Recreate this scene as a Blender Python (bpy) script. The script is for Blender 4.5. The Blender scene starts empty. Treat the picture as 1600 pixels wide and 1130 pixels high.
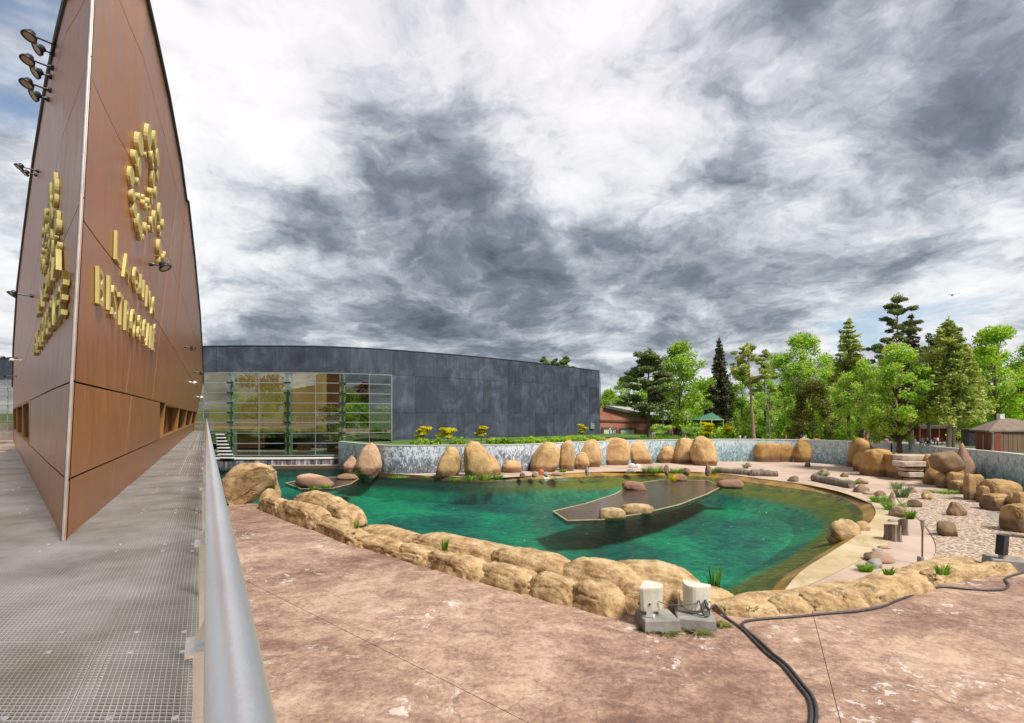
import bpy, bmesh, math, random
import numpy as np
from mathutils import Vector, Matrix, noise as mnoise
from mathutils.bvhtree import BVHTree
from mathutils.geometry import tessellate_polygon, delaunay_2d_cdt

# ------------------------------------------------------------------ camera, sky, sun, exposure
S = bpy.context.scene
COL = S.collection
F, CX, HY = 800.0, 800.0, 650.0          # focal length in photo pixels, centre column, horizon row
cam_d = bpy.data.cameras.new('camera'); cam = bpy.data.objects.new('camera', cam_d); COL.objects.link(cam)
cam_d.sensor_width = 36; cam_d.lens = 18; cam_d.shift_y = 85/1600
cam_d.clip_start = 0.05; cam_d.clip_end = 6000
cam.location = (0, 0, 0); cam.rotation_euler = (math.radians(90), 0, 0)
S.camera = cam
S.view_settings.view_transform = 'Standard'; S.view_settings.look = 'None'
S.view_settings.exposure = 0.58; S.view_settings.gamma = 1; S.view_settings.use_curve_mapping = False
try:
    S.cycles.max_bounces = 8; S.cycles.transparent_max_bounces = 24; S.cycles.use_denoising = True
    S.cycles.caustics_reflective = False; S.cycles.caustics_refractive = False
except Exception: pass

SUN_DIR = Vector((0.44, -0.38, 0.82)).normalized()
def dirpx(x, y): return Vector(((x-CX)/F, 1.0, (HY-y)/F)).normalized()

W = bpy.data.worlds.new('World'); S.world = W; W.use_nodes = True
class NT:
    def __init__(s, tree): s.t = tree; s.n = tree.nodes; s.l = tree.links
    def new(s, typ, **kw):
        n = s.n.new('ShaderNode'+typ)
        for k, v in kw.items():
            if k in n.inputs: s.set(n.inputs[k], v)
            else: setattr(n, k, v)
        return n
    def set(s, inp, v):
        if isinstance(v, bpy.types.NodeSocket): s.l.new(v, inp)
        else: inp.default_value = v
    def math(s, op, a, b=0.0, c=None, clamp=False):
        n = s.n.new('ShaderNodeMath'); n.operation = op; n.use_clamp = clamp
        s.set(n.inputs[0], a); s.set(n.inputs[1], b)
        if c is not None: s.set(n.inputs[2], c)
        return n.outputs[0]
    def vmath(s, op, a, b=(0, 0, 0)):
        n = s.n.new('ShaderNodeVectorMath'); n.operation = op
        s.set(n.inputs[0], a); s.set(n.inputs[1], b)
        return n.outputs['Value'] if op in ('DOT_PRODUCT', 'LENGTH', 'DISTANCE') else n.outputs[0]
    def noise(s, vec, scale, detail=4, rough=.55, dist=0.0, out=0):
        n = s.n.new('ShaderNodeTexNoise'); s.set(n.inputs['Vector'], vec)
        n.inputs['Scale'].default_value = scale; n.inputs['Detail'].default_value = detail
        n.inputs['Roughness'].default_value = rough; n.inputs['Distortion'].default_value = dist
        return n.outputs[out]
    def ramp(s, fac, stops, interp='LINEAR'):
        n = s.n.new('ShaderNodeValToRGB'); s.set(n.inputs[0], fac); cr = n.color_ramp; cr.interpolation = interp
        while len(cr.elements) < len(stops): cr.elements.new(.5)
        for e, (p, c) in zip(cr.elements, stops):
            e.position = p; e.color = (*c, 1) if len(c) == 3 else c
        return n.outputs[0]
    def maprange(s, v, a, b, c=0.0, d=1.0, smooth=True):
        n = s.n.new('ShaderNodeMapRange'); n.interpolation_type = 'SMOOTHSTEP' if smooth else 'LINEAR'
        for i, q in enumerate((v, a, b, c, d)): s.set(n.inputs[i], q)
        return n.outputs[0]
    def mix(s, fac, a, b, blend='MIX'):
        n = s.n.new('ShaderNodeMix'); n.data_type = 'RGBA'; n.blend_type = blend
        s.set(n.inputs[0], fac)
        for i, q in ((6, a), (7, b)):
            if not isinstance(q, bpy.types.NodeSocket) and len(q) == 3: q = (*q, 1)
            s.set(n.inputs[i], q)
        return n.outputs[2]
    def scalev(s, vec, sc):
        n = s.n.new('ShaderNodeMapping'); s.set(n.inputs[0], vec); n.inputs['Scale'].default_value = sc
        return n.outputs[0]

def build_world():
    t = NT(W.node_tree); t.n.clear()
    out = t.new('OutputWorld')
    sky = t.new('TexSky'); sky.sky_type = 'NISHITA'; sky.sun_disc = False
    sky.sun_elevation = math.asin(SUN_DIR.z); sky.sun_rotation = math.atan2(SUN_DIR.x, SUN_DIR.y)
    bg0 = t.new('Background'); t.l.new(sky.outputs[0], bg0.inputs[0]); bg0.inputs[1].default_value = .10
    d = t.new('TexCoord').outputs['Generated']
    sx = t.new('SeparateXYZ'); t.l.new(d, sx.inputs[0])
    zz = t.math('ADD', t.math('ABSOLUTE', sx.outputs[2]), .27)
    cmb = t.new('CombineXYZ')
    t.l.new(t.math('DIVIDE', sx.outputs[0], zz), cmb.inputs[0]); t.l.new(t.math('DIVIDE', sx.outputs[1], zz), cmb.inputs[1])
    p = cmb.outputs[0]
    wp = t.vmath('ADD', p, t.vmath('MULTIPLY', t.vmath('SUBTRACT', t.noise(p, 1.1, 6, .6, 0, 1), (.5, .5, .5)), (.55, .55, 0)))
    n1 = t.noise(wp, .9, 3, .5)
    n2 = t.noise(t.vmath('ADD', wp, (7.3, 2.1, 0)), 2.1, 9, .62)
    n3 = t.noise(t.vmath('ADD', wp, (1.7, 9.4, 3)), 5.5, 8, .62)
    v = t.math('ADD', t.math('MULTIPLY', n1, .40), t.math('MULTIPLY', n2, .92))
    v = t.math('ADD', v, t.math('MULTIPLY', n3, .55))
    v = t.math('SUBTRACT', v, .400)                                      # about .5
    wn0 = t.vmath('ADD', d, t.vmath('MULTIPLY', t.vmath('SUBTRACT', t.noise(d, 3.2, 7, .62, 0, 1), (.5, .5, .5)), (.5, .5, .36)))
    wn = t.vmath('NORMALIZE', wn0)
    # cloud masses of the photographed sky: (column, row, angular radius deg, weight; + dark, - bright)
    for (x, y, r, w) in ((690, 130, 10, .10), (610, 230, 7, .05), (790, 250, 6, .08), (470, 400, 10, .10), (720, 430, 12, .14), (980, 430, 12, .17), (1190, 440, 11, .15), (600, 470, 9, .09),
                         (1330, 340, 11, .07), (1440, 280, 8, .05), (1290, 60, 11, .03), (1110, 40, 8, .03), (1520, 60, 8, .05), (900, 490, 9, .10), (380, 480, 7, .06), (1090, 380, 8, .08),
                         (430, 170, 13, -.15), (920, 190, 12, -.15), (1100, 200, 12, -.19), (1270, 190, 9, -.10), (1330, 130, 8, -.05), (520, 60, 9, -.09), (440, 300, 7, -.10), (600, 340, 6, -.08), (60, 200, 13, -.2), (880, 70, 7, -.05),
                         (1550, 190, 9, -.08), (1010, 330, 6, -.10), (860, 330, 6, -.08), (980, 560, 9, -.22), (1250, 545, 9, -.18), (560, 545, 7, -.10), (760, 540, 6, -.10), (1560, 470, 9, -.12), (1240, 230, 6, -.06), (330, 350, 7, -.08)):
        dv = dirpx(x, y)
        dp = t.vmath('DOT_PRODUCT', wn, tuple(dv))
        v = t.math('ADD', v, t.maprange(dp, math.cos(math.radians(r*1.6)), 1.0, 0.0, w*(.66 if w > 0 else .58)))
    col = t.ramp(v, [(.26, (1.0, 1.0, 1.0)), (.40, (.84, .86, .885)), (.49, (.60, .635, .68)), (.57, (.39, .43, .485)), (.67, (.22, .26, .31)), (.84, (.10, .125, .155))])
    # high clouds lean to mauve, low ones to slate
    col = t.mix(t.maprange(sx.outputs[2], .25, .6), col, t.mix(1.0, col, (1.0, .965, .985), 'MULTIPLY'))
    bg1 = t.new('Background'); t.l.new(col, bg1.inputs[0]); bg1.inputs[1].default_value = .68
    gap = t.noise(t.vmath('ADD', p, (31, 5, 1)), 1.1, 6, .6, .2)
    for (x, y, r, w) in ((0, 15, 7, .16), (960, 570, 6, .16), (820, 550, 5, .10), (1260, 560, 5, .08), (1380, 540, 4, .03), (200, 560, 6, .1)):
        gap = t.math('ADD', gap, t.maprange(t.vmath('DOT_PRODUCT', wn, tuple(dirpx(x, y))), math.cos(math.radians(r*1.45)), 1.0, 0.0, w))
    cover = t.maprange(gap, .64, .76, 1.0, .15)
    mx = t.new('MixShader'); t.l.new(cover, mx.inputs[0]); t.l.new(bg0.outputs[0], mx.inputs[1]); t.l.new(bg1.outputs[0], mx.inputs[2])
    t.l.new(mx.outputs[0], out.inputs[0])
build_world()
sl = bpy.data.lights.new('sun', 'SUN'); sl.energy = 3.6; sl.angle = math.radians(12); sl.color = (1, .95, .87)
so = bpy.data.objects.new('sun', sl); COL.objects.link(so); so.rotation_euler = SUN_DIR.to_track_quat('Z', 'Y').to_euler()

# ------------------------------------------------------------------ helpers
def Q(x, y, D): return Vector(((x-CX)/F*D, D, (HY-y)/F*D))            # photo pixel at a depth
def P(x, y, z): return Q(x, y, -z*F/(y-HY))                            # photo pixel on a level plane
def rnd(a, b): return random.uniform(a, b)

def newmesh(name, verts, faces, mats=(), smooth=False, mi=None):
    me = bpy.data.meshes.new(name); me.from_pydata([tuple(v) for v in verts], [], faces); me.update()
    for m in (mats if isinstance(mats, (list, tuple)) else [mats]): me.materials.append(m)
    if smooth: me.polygons.foreach_set('use_smooth', [True]*len(me.polygons))
    if mi: me.polygons.foreach_set('material_index', mi)
    return me
def link(name, data, parent=None, loc=(0, 0, 0), kind=None):
    o = bpy.data.objects.new(name, data); COL.objects.link(o); o.location = loc
    if parent is not None: o.parent = parent
    if kind: o['kind'] = kind
    return o
def tag(o, label, cat, group=None):
    o['label'] = label; o['category'] = cat
    if group: o['group'] = group
    return o
def empty(name, loc, label, cat, group=None):
    return tag(link(name, None, None, loc), label, cat, group)

class MB:
    def __init__(s): s.v = []; s.f = []
    def quad(s, a, b, c, d): i = len(s.v); s.v += [a, b, c, d]; s.f.append((i, i+1, i+2, i+3)); return s
    def poly(s, pts): i = len(s.v); s.v += list(pts); s.f.append(tuple(range(i, i+len(pts)))); return s
    def ob(s, c, a, b, d):                                             # box: centre and three half-axes
        c, a, b, d = map(Vector, (c, a, b, d)); i = len(s.v)
        for k in (-1, 1):
            for j in (-1, 1):
                for h in (-1, 1): s.v.append(c+a*h+b*j+d*k)
        s.f += [tuple(i+q for q in f) for f in ((0, 2, 3, 1), (4, 5, 7, 6), (0, 1, 5, 4), (2, 6, 7, 3), (0, 4, 6, 2), (1, 3, 7, 5))]
        return s
    def box(s, x0, x1, y0, y1, z0, z1):
        return s.ob(((x0+x1)/2, (y0+y1)/2, (z0+z1)/2), ((x1-x0)/2, 0, 0), (0, (y1-y0)/2, 0), (0, 0, (z1-z0)/2))
    def bar(s, a, b, w, h=None, up=(0, 0, 1)):
        a, b = Vector(a), Vector(b); d = (b-a); L = d.length
        if L < 1e-6: return s
        d /= L; up = Vector(up)
        if abs(d.dot(up)) > .98: up = Vector((1, 0, 0))
        sd = d.cross(up).normalized(); u2 = sd.cross(d)
        return s.ob((a+b)/2, d*L/2, sd*w/2, u2*(h or w)/2)
    def tube(s, pts, rads, n=8, caps=True):
        pts = [Vector(p) for p in pts]
        if not hasattr(rads, '__len__'): rads = [rads]*len(pts)
        i0 = len(s.v); prev = None
        for k, p in enumerate(pts):
            d = (pts[min(k+1, len(pts)-1)]-pts[max(k-1, 0)]).normalized()
            if prev is None:
                a = Vector((0, 0, 1)) if abs(d.z) < .9 else Vector((1, 0, 0)); sd = d.cross(a).normalized()
            else: sd = (prev-d*prev.dot(d)).normalized()
            prev = sd; u = d.cross(sd)
            for j in range(n):
                an = 2*math.pi*j/n; s.v.append(p+(sd*math.cos(an)+u*math.sin(an))*rads[k])
        for k in range(len(pts)-1):
            for j in range(n):
                a = i0+k*n+j; b = i0+k*n+(j+1) % n; s.f.append((a, b, b+n, a+n))
        if caps:
            s.f.append(tuple(i0+j for j in reversed(range(n)))); s.f.append(tuple(i0+(len(pts)-1)*n+j for j in range(n)))
        return s
    def prism(s, pts, off):                                            # planar outline pushed along off
        pts = [Vector(p) for p in pts]; off = Vector(off); n = len(pts); i = len(s.v)
        s.v += pts+[p+off for p in pts]
        s.f.append(tuple(i+k for k in reversed(range(n)))); s.f.append(tuple(i+n+k for k in range(n)))
        for k in range(n): s.f.append((i+k, i+(k+1) % n, i+n+(k+1) % n, i+n+k))
        return s
    def lathe(s, c, ax, prof, n=14):                                   # prof: (distance along ax, radius)
        c = Vector(c); ax = Vector(ax).normalized()
        a = Vector((0, 0, 1)) if abs(ax.z) < .9 else Vector((1, 0, 0)); sd = ax.cross(a).normalized(); u = ax.cross(sd); i0 = len(s.v)
        for (h, r) in prof:
            for j in range(n):
                an = 2*math.pi*j/n; s.v.append(c+ax*h+(sd*math.cos(an)+u*math.sin(an))*r)
        for k in range(len(prof)-1):
            for j in range(n):
                a = i0+k*n+j; b = i0+k*n+(j+1) % n; s.f.append((a, b, b+n, a+n))
        s.f.append(tuple(i0+j for j in reversed(range(n)))); s.f.append(tuple(i0+(len(prof)-1)*n+j for j in range(n)))
        return s
    def obj(s, name, m, parent=None, smooth=False, kind=None):         # world coordinates in, one mesh object out
        off = Vector(); q = parent
        while q is not None: off += q.location; q = q.parent
        return link(name, newmesh(name, [Vector(v)-off for v in s.v], s.f, m, smooth), parent, kind=kind)

# ------------------------------------------------------------------ materials
def mat(name, cols, scale=1.0, rough=.8, bump=0.0, bscale=None, detail=5, stretch=None, metal=0.0, coord='pos', spec=.5, stops=None, dist=0.0, extra=None, bdist=.02, island=0.0, objvar=0.0):
    m = bpy.data.materials.new(name); m.use_nodes = True; t = NT(m.node_tree)
    b = t.n['Principled BSDF']; b.inputs['Roughness'].default_value = rough; b.inputs['Metallic'].default_value = metal
    b.inputs['Specular IOR Level'].default_value = spec
    geo = t.new('NewGeometry'); pos = geo.outputs['Position'] if coord == 'pos' else t.new('TexCoord').outputs['Object']
    vec = t.scalev(pos, stretch) if stretch else pos
    if len(cols) == 1: col = None; b.inputs['Base Color'].default_value = (*cols[0], 1)
    else:
        n = t.noise(vec, scale, detail, .6, dist)
        k = len(cols); st = stops or [.32+.36*i/(k-1) for i in range(k)]
        col = t.ramp(n, list(zip(st, cols)))
    if extra: col = extra(t, pos, vec, col, b) or col
    if island:
        r = geo.outputs['Random Per Island']; f = t.maprange(r, 0, 1, 1-island, 1+island, False)
        base = col if col is not None else b.inputs['Base Color'].default_value[:]
        cx = t.new('CombineXYZ'); [t.l.new(f, cx.inputs[i]) for i in range(3)]
        col = t.mix(1.0, base, cx.outputs[0], 'MULTIPLY')
    if objvar:
        r = t.new('ObjectInfo').outputs['Random']; f = t.maprange(r, 0, 1, 1-objvar, 1+objvar, False)
        base = col if col is not None else b.inputs['Base Color'].default_value[:]
        cx = t.new('CombineXYZ'); [t.l.new(f, cx.inputs[i]) for i in range(3)]
        col = t.mix(1.0, base, cx.outputs[0], 'MULTIPLY')
    if col is not None: t.l.new(col, b.inputs['Base Color'])
    if bump:
        bn = t.new('Bump'); bn.inputs['Strength'].default_value = bump; bn.inputs['Distance'].default_value = bdist
        t.l.new(t.noise(vec, bscale or scale*4, 6, .65), bn.inputs['Height']); t.l.new(bn.outputs[0], b.inputs['Normal'])
    return m

def rock_extra(lo=None, hi=None, staincol=(.10, .065, .045), crack=.5):
    def f(t, pos, vec, col, b):
        vo = t.new('TexVoronoi', feature='DISTANCE_TO_EDGE'); wv = t.vmath('ADD', pos, t.vmath('MULTIPLY', t.noise(pos, 1.3, 4, .6, 0, 1), (1.7, 1.7, 1.7)))
        t.l.new(t.scalev(wv, (.7, .7, 1.1)), vo.inputs['Vector']); vo.inputs['Scale'].default_value = 1.0
        cr = t.math('MULTIPLY', t.maprange(vo.outputs['Distance'], 0.0, .03, crack, 0.0), t.maprange(t.noise(pos, 1.1, 3), .45, .6))
        col = t.mix(cr, col, (.09, .06, .035))
        dirt = t.noise(pos, .8, 5, .7, .5); col = t.mix(t.maprange(dirt, .5, .68, 0, .5), col, t.mix(1.0, col, (.55, .5, .46), 'MULTIPLY')); sp = t.noise(pos, 11, 4, .75)
        col = t.mix(t.maprange(sp, .54, .70, 0, .6), col, (.12, .085, .05))
        if lo is not None:
            sx = t.new('SeparateXYZ'); t.l.new(pos, sx.inputs[0])
            zz = t.math('ADD', sx.outputs[2], t.math('MULTIPLY', t.math('SUBTRACT', t.noise(pos, 1.6, 4), .5), .35))
            col = t.mix(t.maprange(zz, lo, hi, .8, 0.0), col, staincol)
        return col
    return f
M = {}
ZW_ = -6.8
M['rim'] = mat('rim_rock', [(.24, .14, .06), (.47, .315, .155), (.62, .46, .265)], 2.2, .92, 1.0, 9, extra=rock_extra(crack=.22), bdist=.05)
M['rock'] = mat('cast_rock', [(.40, .235, .095), (.55, .35, .155), (.64, .435, .215)], .55, .9, .8, 5, extra=rock_extra(-5.95, -5.55, (.15, .075, .045), .12), bdist=.06)
M['rockpink'] = mat('pink_cast_rock', [(.48, .28, .17), (.58, .38, .25)], .8, .9, .6, 5, extra=rock_extra(-5.9, -5.6, (.2, .10, .07), .15), bdist=.05)
M['rockgold'] = mat('golden_cast_rock', [(.26, .155, .055), (.43, .245, .08), (.54, .34, .135)], .5, .9, .8, 5, extra=rock_extra(-5.9, -5.45, (.13, .07, .045), .2), bdist=.06)
M['rockbrown'] = mat('brown_cast_rock', [(.13, .085, .045), (.22, .145, .075), (.30, .20, .11)], .6, .9, .8, 5, extra=rock_extra(crack=.25), bdist=.05)
M['crag'] = mat('reddish_crag_rock', [(.24, .13, .085), (.34, .2, .135)], .7, .9, .7, 5, extra=rock_extra(-6.2, -5.2, (.12, .065, .05), .4), bdist=.05)
M['block'] = mat('block_rock', [(.27, .16, .065), (.42, .26, .115), (.5, .33, .16)], .8, .92, .9, 6, extra=rock_extra(-5.85, -5.5, (.12, .075, .045), .5), bdist=.05)
M['stone'] = mat('field_stone', [(.2, .125, .075), (.3, .2, .13), (.38, .28, .2)], 1.3, .85, .7, 9, objvar=.3, bdist=.03)
M['greystone'] = mat('grey_stone', [(.24, .22, .21), (.4, .38, .36)], 2, .85, .5, 9)
M['slab'] = mat('pale_stone_slab', [(.36, .28, .2), (.5, .41, .31), (.56, .48, .4)], 1.5, .9, .8, 8)

def terrace_extra(t, pos, vec, col, b):
    sv = t.scalev(pos, (.8, 1.0, 1))
    big = t.noise(sv, .22, 5, .62, .6); mid = t.noise(sv, 1.3, 6, .65, .8); fin = t.noise(pos, 9, 5, .7)
    v = t.math('ADD', t.math('ADD', t.math('MULTIPLY', big, .42), t.math('MULTIPLY', mid, .36)), t.math('MULTIPLY', fin, .30))
    col = t.ramp(v, [(.39, (.13, .066, .048)), (.48, (.225, .128, .092)), (.55, (.35, .222, .156)), (.63, (.52, .365, .26))])
    sx = t.new('SeparateXYZ'); t.l.new(pos, sx.inputs[0])
    lf = t.maprange(sx.outputs[0], -14, 8, 1.0, 0.0)                      # the left slabs are greyer mauve, the right ones peach
    col = t.mix(t.math('MULTIPLY', lf, .35), col, t.mix(1.0, col, (.75, .82, .93), 'MULTIPLY'))
    wh = t.math('MULTIPLY', t.maprange(t.noise(pos, 2.6, 9, .74, .6), .565, .60, 0, 1), t.maprange(t.noise(t.vmath('ADD', pos, (4, 3, 0)), .35, 2, .5), .50, .6, 0, 1))
    col = t.mix(t.math('MULTIPLY', wh, .62), col, (.74, .68, .62))
    vo = t.new('TexVoronoi', feature='DISTANCE_TO_EDGE'); t.l.new(t.vmath('ADD', pos, t.vmath('MULTIPLY', t.noise(pos, .9, 4, .6, 0, 1), (1.6, 1.6, 0))), vo.inputs['Vector']); vo.inputs['Scale'].default_value = .42
    col = t.mix(t.maprange(vo.outputs['Distance'], 0, .012, .35, 0), col, (.10, .055, .035))
    ds = t.maprange(t.noise(pos, 17, 4, .8), .56, .70, 0, .6)
    return t.mix(ds, col, (.09, .05, .035))
M['terrace'] = mat('stamped_concrete', [(.3, .2, .15), (.4, .3, .2)], 1, .82, .5, 6, extra=terrace_extra, bdist=.03)
M['under'] = mat('underside_concrete', [(.26, .16, .11), (.42, .28, .20)], .8, .95, .4, 6)
M['sand'] = mat('pink_sand', [(.36, .255, .195), (.46, .34, .265), (.54, .41, .325)], .35, .95, .5, 14, detail=8, bdist=.03)
def gravel_extra(t, pos, vec, col, b):
    vo = t.new('TexVoronoi'); t.l.new(pos, vo.inputs['Vector']); vo.inputs['Scale'].default_value = 8
    g = t.ramp(t.new('SeparateColor').outputs[0] if False else vo.outputs['Color'], [(.0, (.13, .085, .055)), (.3, (.40, .285, .20)), (.7, (.60, .47, .36)), (1, (.72, .62, .50))])
    hole = t.maprange(vo.outputs['Distance'], .45, .75, 0, .7)
    return t.mix(hole, g, (.07, .05, .035))
M['gravel'] = mat('pebble_gravel', [(.4, .3, .22), (.5, .4, .3)], 1, .9, 1.0, 9, extra=gravel_extra, bdist=.05)
def path_extra(t, pos, vec, col, b):
    vo = t.maprange(t.noise(pos, .5, 6, .65, 1.0), .5, .62, 0, .4)
    return t.mix(vo, col, (.26, .18, .07))
M['path'] = mat('sand_coloured_concrete', [(.40, .30, .165), (.5, .395, .235), (.56, .46, .31)], .3, .85, .35, 12, detail=7, extra=path_extra)
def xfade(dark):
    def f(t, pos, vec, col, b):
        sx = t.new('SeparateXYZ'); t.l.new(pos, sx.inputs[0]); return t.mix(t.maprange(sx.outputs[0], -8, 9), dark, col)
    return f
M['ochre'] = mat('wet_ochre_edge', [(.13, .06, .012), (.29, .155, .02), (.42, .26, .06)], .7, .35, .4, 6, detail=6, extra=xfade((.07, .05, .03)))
def floor_extra(t, pos, vec, col, b):
    n = t.noise(pos, .11, 3, .5, .1); n2 = t.noise(pos, 1.6, 6, .7, .0)
    v = t.math('ADD', t.math('MULTIPLY', n, .62), t.math('MULTIPLY', n2, .38))
    return t.ramp(v, [(.36, (.0, .075, .08)), (.46, (.0, .16, .125)), (.54, (.001, .285, .165)), (.65, (.004, .42, .19))])
M['poolfloor'] = mat('pool_floor', [(.01, .1, .1), (.01, .2, .15)], 1, .9, 0, extra=floor_extra)
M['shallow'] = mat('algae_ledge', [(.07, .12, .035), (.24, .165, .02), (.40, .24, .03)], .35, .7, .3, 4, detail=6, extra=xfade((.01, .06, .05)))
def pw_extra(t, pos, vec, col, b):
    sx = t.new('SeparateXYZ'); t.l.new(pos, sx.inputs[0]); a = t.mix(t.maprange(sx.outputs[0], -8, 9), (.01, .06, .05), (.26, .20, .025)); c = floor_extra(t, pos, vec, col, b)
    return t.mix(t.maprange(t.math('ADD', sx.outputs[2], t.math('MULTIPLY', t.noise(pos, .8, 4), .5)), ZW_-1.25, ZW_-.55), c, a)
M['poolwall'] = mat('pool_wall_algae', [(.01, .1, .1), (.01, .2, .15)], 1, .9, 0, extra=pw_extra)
M['wetbrown'] = mat('wet_brown_shelf', [(.035, .025, .02), (.065, .045, .035), (.10, .075, .055)], 1.2, .18, .5, 5, stretch=(.6, 1.6, 1), bdist=.03)
M['shelfedge'] = mat('shelf_edge', [(.3, .25, .12), (.48, .42, .27)], 3, .5)

def water_mat():
    m = bpy.data.materials.new('pool_water'); m.use_nodes = True; t = NT(m.node_tree); t.n.clear()
    out = t.new('OutputMaterial'); pos = t.new('NewGeometry').outputs['Position']
    h = t.math('ADD', t.math('MULTIPLY', t.noise(t.scalev(pos, (.8, 1.5, 1)), 1.2, 4, .6, .3), .8), t.math('MULTIPLY', t.noise(t.scalev(pos, (1.0, 1.6, 1)), 3.6, 4, .65, .2), .5))
    bp = t.new('Bump'); bp.inputs['Strength'].default_value = .8; bp.inputs['Distance'].default_value = .5; t.l.new(h, bp.inputs['Height'])
    fr = t.new('Fresnel'); fr.inputs[0].default_value = 1.33; t.l.new(bp.outputs[0], fr.inputs['Normal'])
    gl = t.new('BsdfGlossy'); gl.inputs['Roughness'].default_value = .06; t.l.new(bp.outputs[0], gl.inputs['Normal'])
    tr = t.new('BsdfTransparent'); rp = t.maprange(t.noise(t.scalev(pos, (.9, 2.4, 1)), 3.0, 6, .72, .3), .40, .60, 0, 1, False); t.l.new(t.mix(rp, (.34, .62, .58), (.88, 1.0, .95)), tr.inputs[0])  # light crests and dark troughs of the ripples put into the tint
    mx = t.new('MixShader'); t.l.new(t.math('MINIMUM', t.math('MULTIPLY', fr.outputs[0], .52), .45), mx.inputs[0]); t.l.new(tr.outputs[0], mx.inputs[1]); t.l.new(gl.outputs[0], mx.inputs[2])
    t.l.new(mx.outputs[0], out.inputs[0]); return m
M['water'] = water_mat()
def glass_mat(name, tint, refl, rough=.0):
    m = bpy.data.materials.new(name); m.use_nodes = True; t = NT(m.node_tree); t.n.clear()
    out = t.new('OutputMaterial'); tr = t.new('BsdfTransparent'); tr.inputs[0].default_value = (*tint, 1)
    gl = t.new('BsdfGlossy'); gl.inputs['Roughness'].default_value = rough
    lw = t.new('LayerWeight'); lw.inputs[0].default_value = .3
    mx = t.new('MixShader'); t.l.new(t.math('ADD', refl, t.math('MULTIPLY', lw.outputs[0], .28), None, True), mx.inputs[0])
    t.l.new(tr.outputs[0], mx.inputs[1]); t.l.new(gl.outputs[0], mx.inputs[2]); t.l.new(mx.outputs[0], out.inputs[0]); return m
M['glass'] = glass_mat('facade_glass', (.84, .90, .80), .20)
M['winglass'] = glass_mat('dark_window_glass', (.35, .4, .4), .4)
def hull_extra(t, pos, vec, col, b):
    st = t.noise(t.scalev(pos, (1.4, 1.4, .42)), 2.2, 6, .65, .4); fi = t.noise(t.scalev(pos, (6, 6, 1.2)), 5, 5, .7)
    v = t.math('ADD', t.math('MULTIPLY', st, .65), t.math('MULTIPLY', fi, .35))
    col = t.ramp(v, [(.32, (.31, .112, .030)), (.5, (.395, .152, .046)), (.68, (.48, .20, .066))])
    t.l.new(t.maprange(st, .3, .7, .30, .42), b.inputs['Roughness'])
    return col
M['hull'] = mat('brown_laminate', [(.2, .1, .04), (.3, .15, .06)], 1, .45, .08, 20, extra=hull_extra, objvar=.07, spec=.62)
M['hullback'] = mat('dark_backing', [(.02, .012, .01)], 1, .9)
M['timber'] = mat('window_timber', [(.22, .095, .025), (.36, .17, .05)], 3, .5, .1, 12, stretch=(1, 1, .3))
M['trim'] = mat('steel_trim', [(.42, .38, .36), (.58, .54, .52)], 4, .35, metal=.6)
M['gold'] = mat('gold_lettering', [(.52, .44, .165), (.60, .52, .22)], 3, .7, .05, 12, spec=.2)
M['lampdark'] = mat('dark_lamp_metal', [(.03, .032, .036), (.06, .062, .068)], 6, .4, metal=.5)
M['lampglass'] = mat('lamp_glass', [(.35, .26, .19), (.6, .5, .42)], 14, .15)
M['white'] = mat('white_paint', [(.7, .7, .68), (.8, .8, .78)], 3, .5)
M['steel'] = mat('brushed_steel', [(.82, .81, .80), (.93, .92, .91)], 3, .42, .12, 60, metal=1.0, stretch=(.5, .5, 3))
def grate_extra(t, pos, vec, col, b): return t.mix(t.maprange(t.noise(pos, .35, 5, .6), .45, .65, 0, .5), col, (.34, .29, .24))
M['grating'] = mat('galvanised_grating', [(.33, .30, .275), (.45, .425, .40), (.54, .52, .50)], 1.2, .5, metal=.35, extra=grate_extra)
M['beam'] = mat('pale_beam', [(.5, .46, .42), (.62, .58, .53)], 2, .6)
def clad_extra(t, pos, vec, col, b):
    r = t.new('ObjectInfo').outputs['Random']
    n = t.noise(t.vmath('ADD', pos, t.vmath('MULTIPLY', r, (40, 40, 40))) if False else pos, .35, 7, .68, .7)
    st = t.noise(t.scalev(pos, (1, 1, .12)), 3, 4, .6)
    v = t.math('ADD', t.math('MULTIPLY', n, .75), t.math('MULTIPLY', st, .25))
    return t.ramp(v, [(.36, (.026, .032, .050)), (.5, (.045, .055, .083)), (.64, (.09, .108, .152))])
M['clad'] = mat('slate_cladding', [(.1, .1, .1), (.2, .2, .2)], 1, .6, .2, 12, extra=clad_extra, objvar=.24)
M['cladback'] = mat('cladding_joint', [(.13, .145, .17)], 1, .9)
M['tan'] = mat('tan_wall', [(.20, .13, .045), (.32, .21, .08), (.40, .28, .12)], .3, .9, .1, stretch=(1, 1, .3))
M['mullion'] = mat('green_steel', [(.50, .60, .53), (.6, .7, .62)], 2, .45)
M['thinbar'] = mat('grey_bar', [(.30, .33, .32), (.4, .42, .41)], 2, .4, metal=.4)
M['dark'] = mat('dark_paint', [(.02, .02, .024), (.045, .045, .05)], 2, .6)
M['cascade'] = mat('cascade_water', [(.035, .03, .045), (.17, .15, .18), (.46, .43, .48)], 1.1, .3, .6, 6, stretch=(1.5, 1.5, .3), stops=[.36, .52, .62], detail=7)
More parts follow.
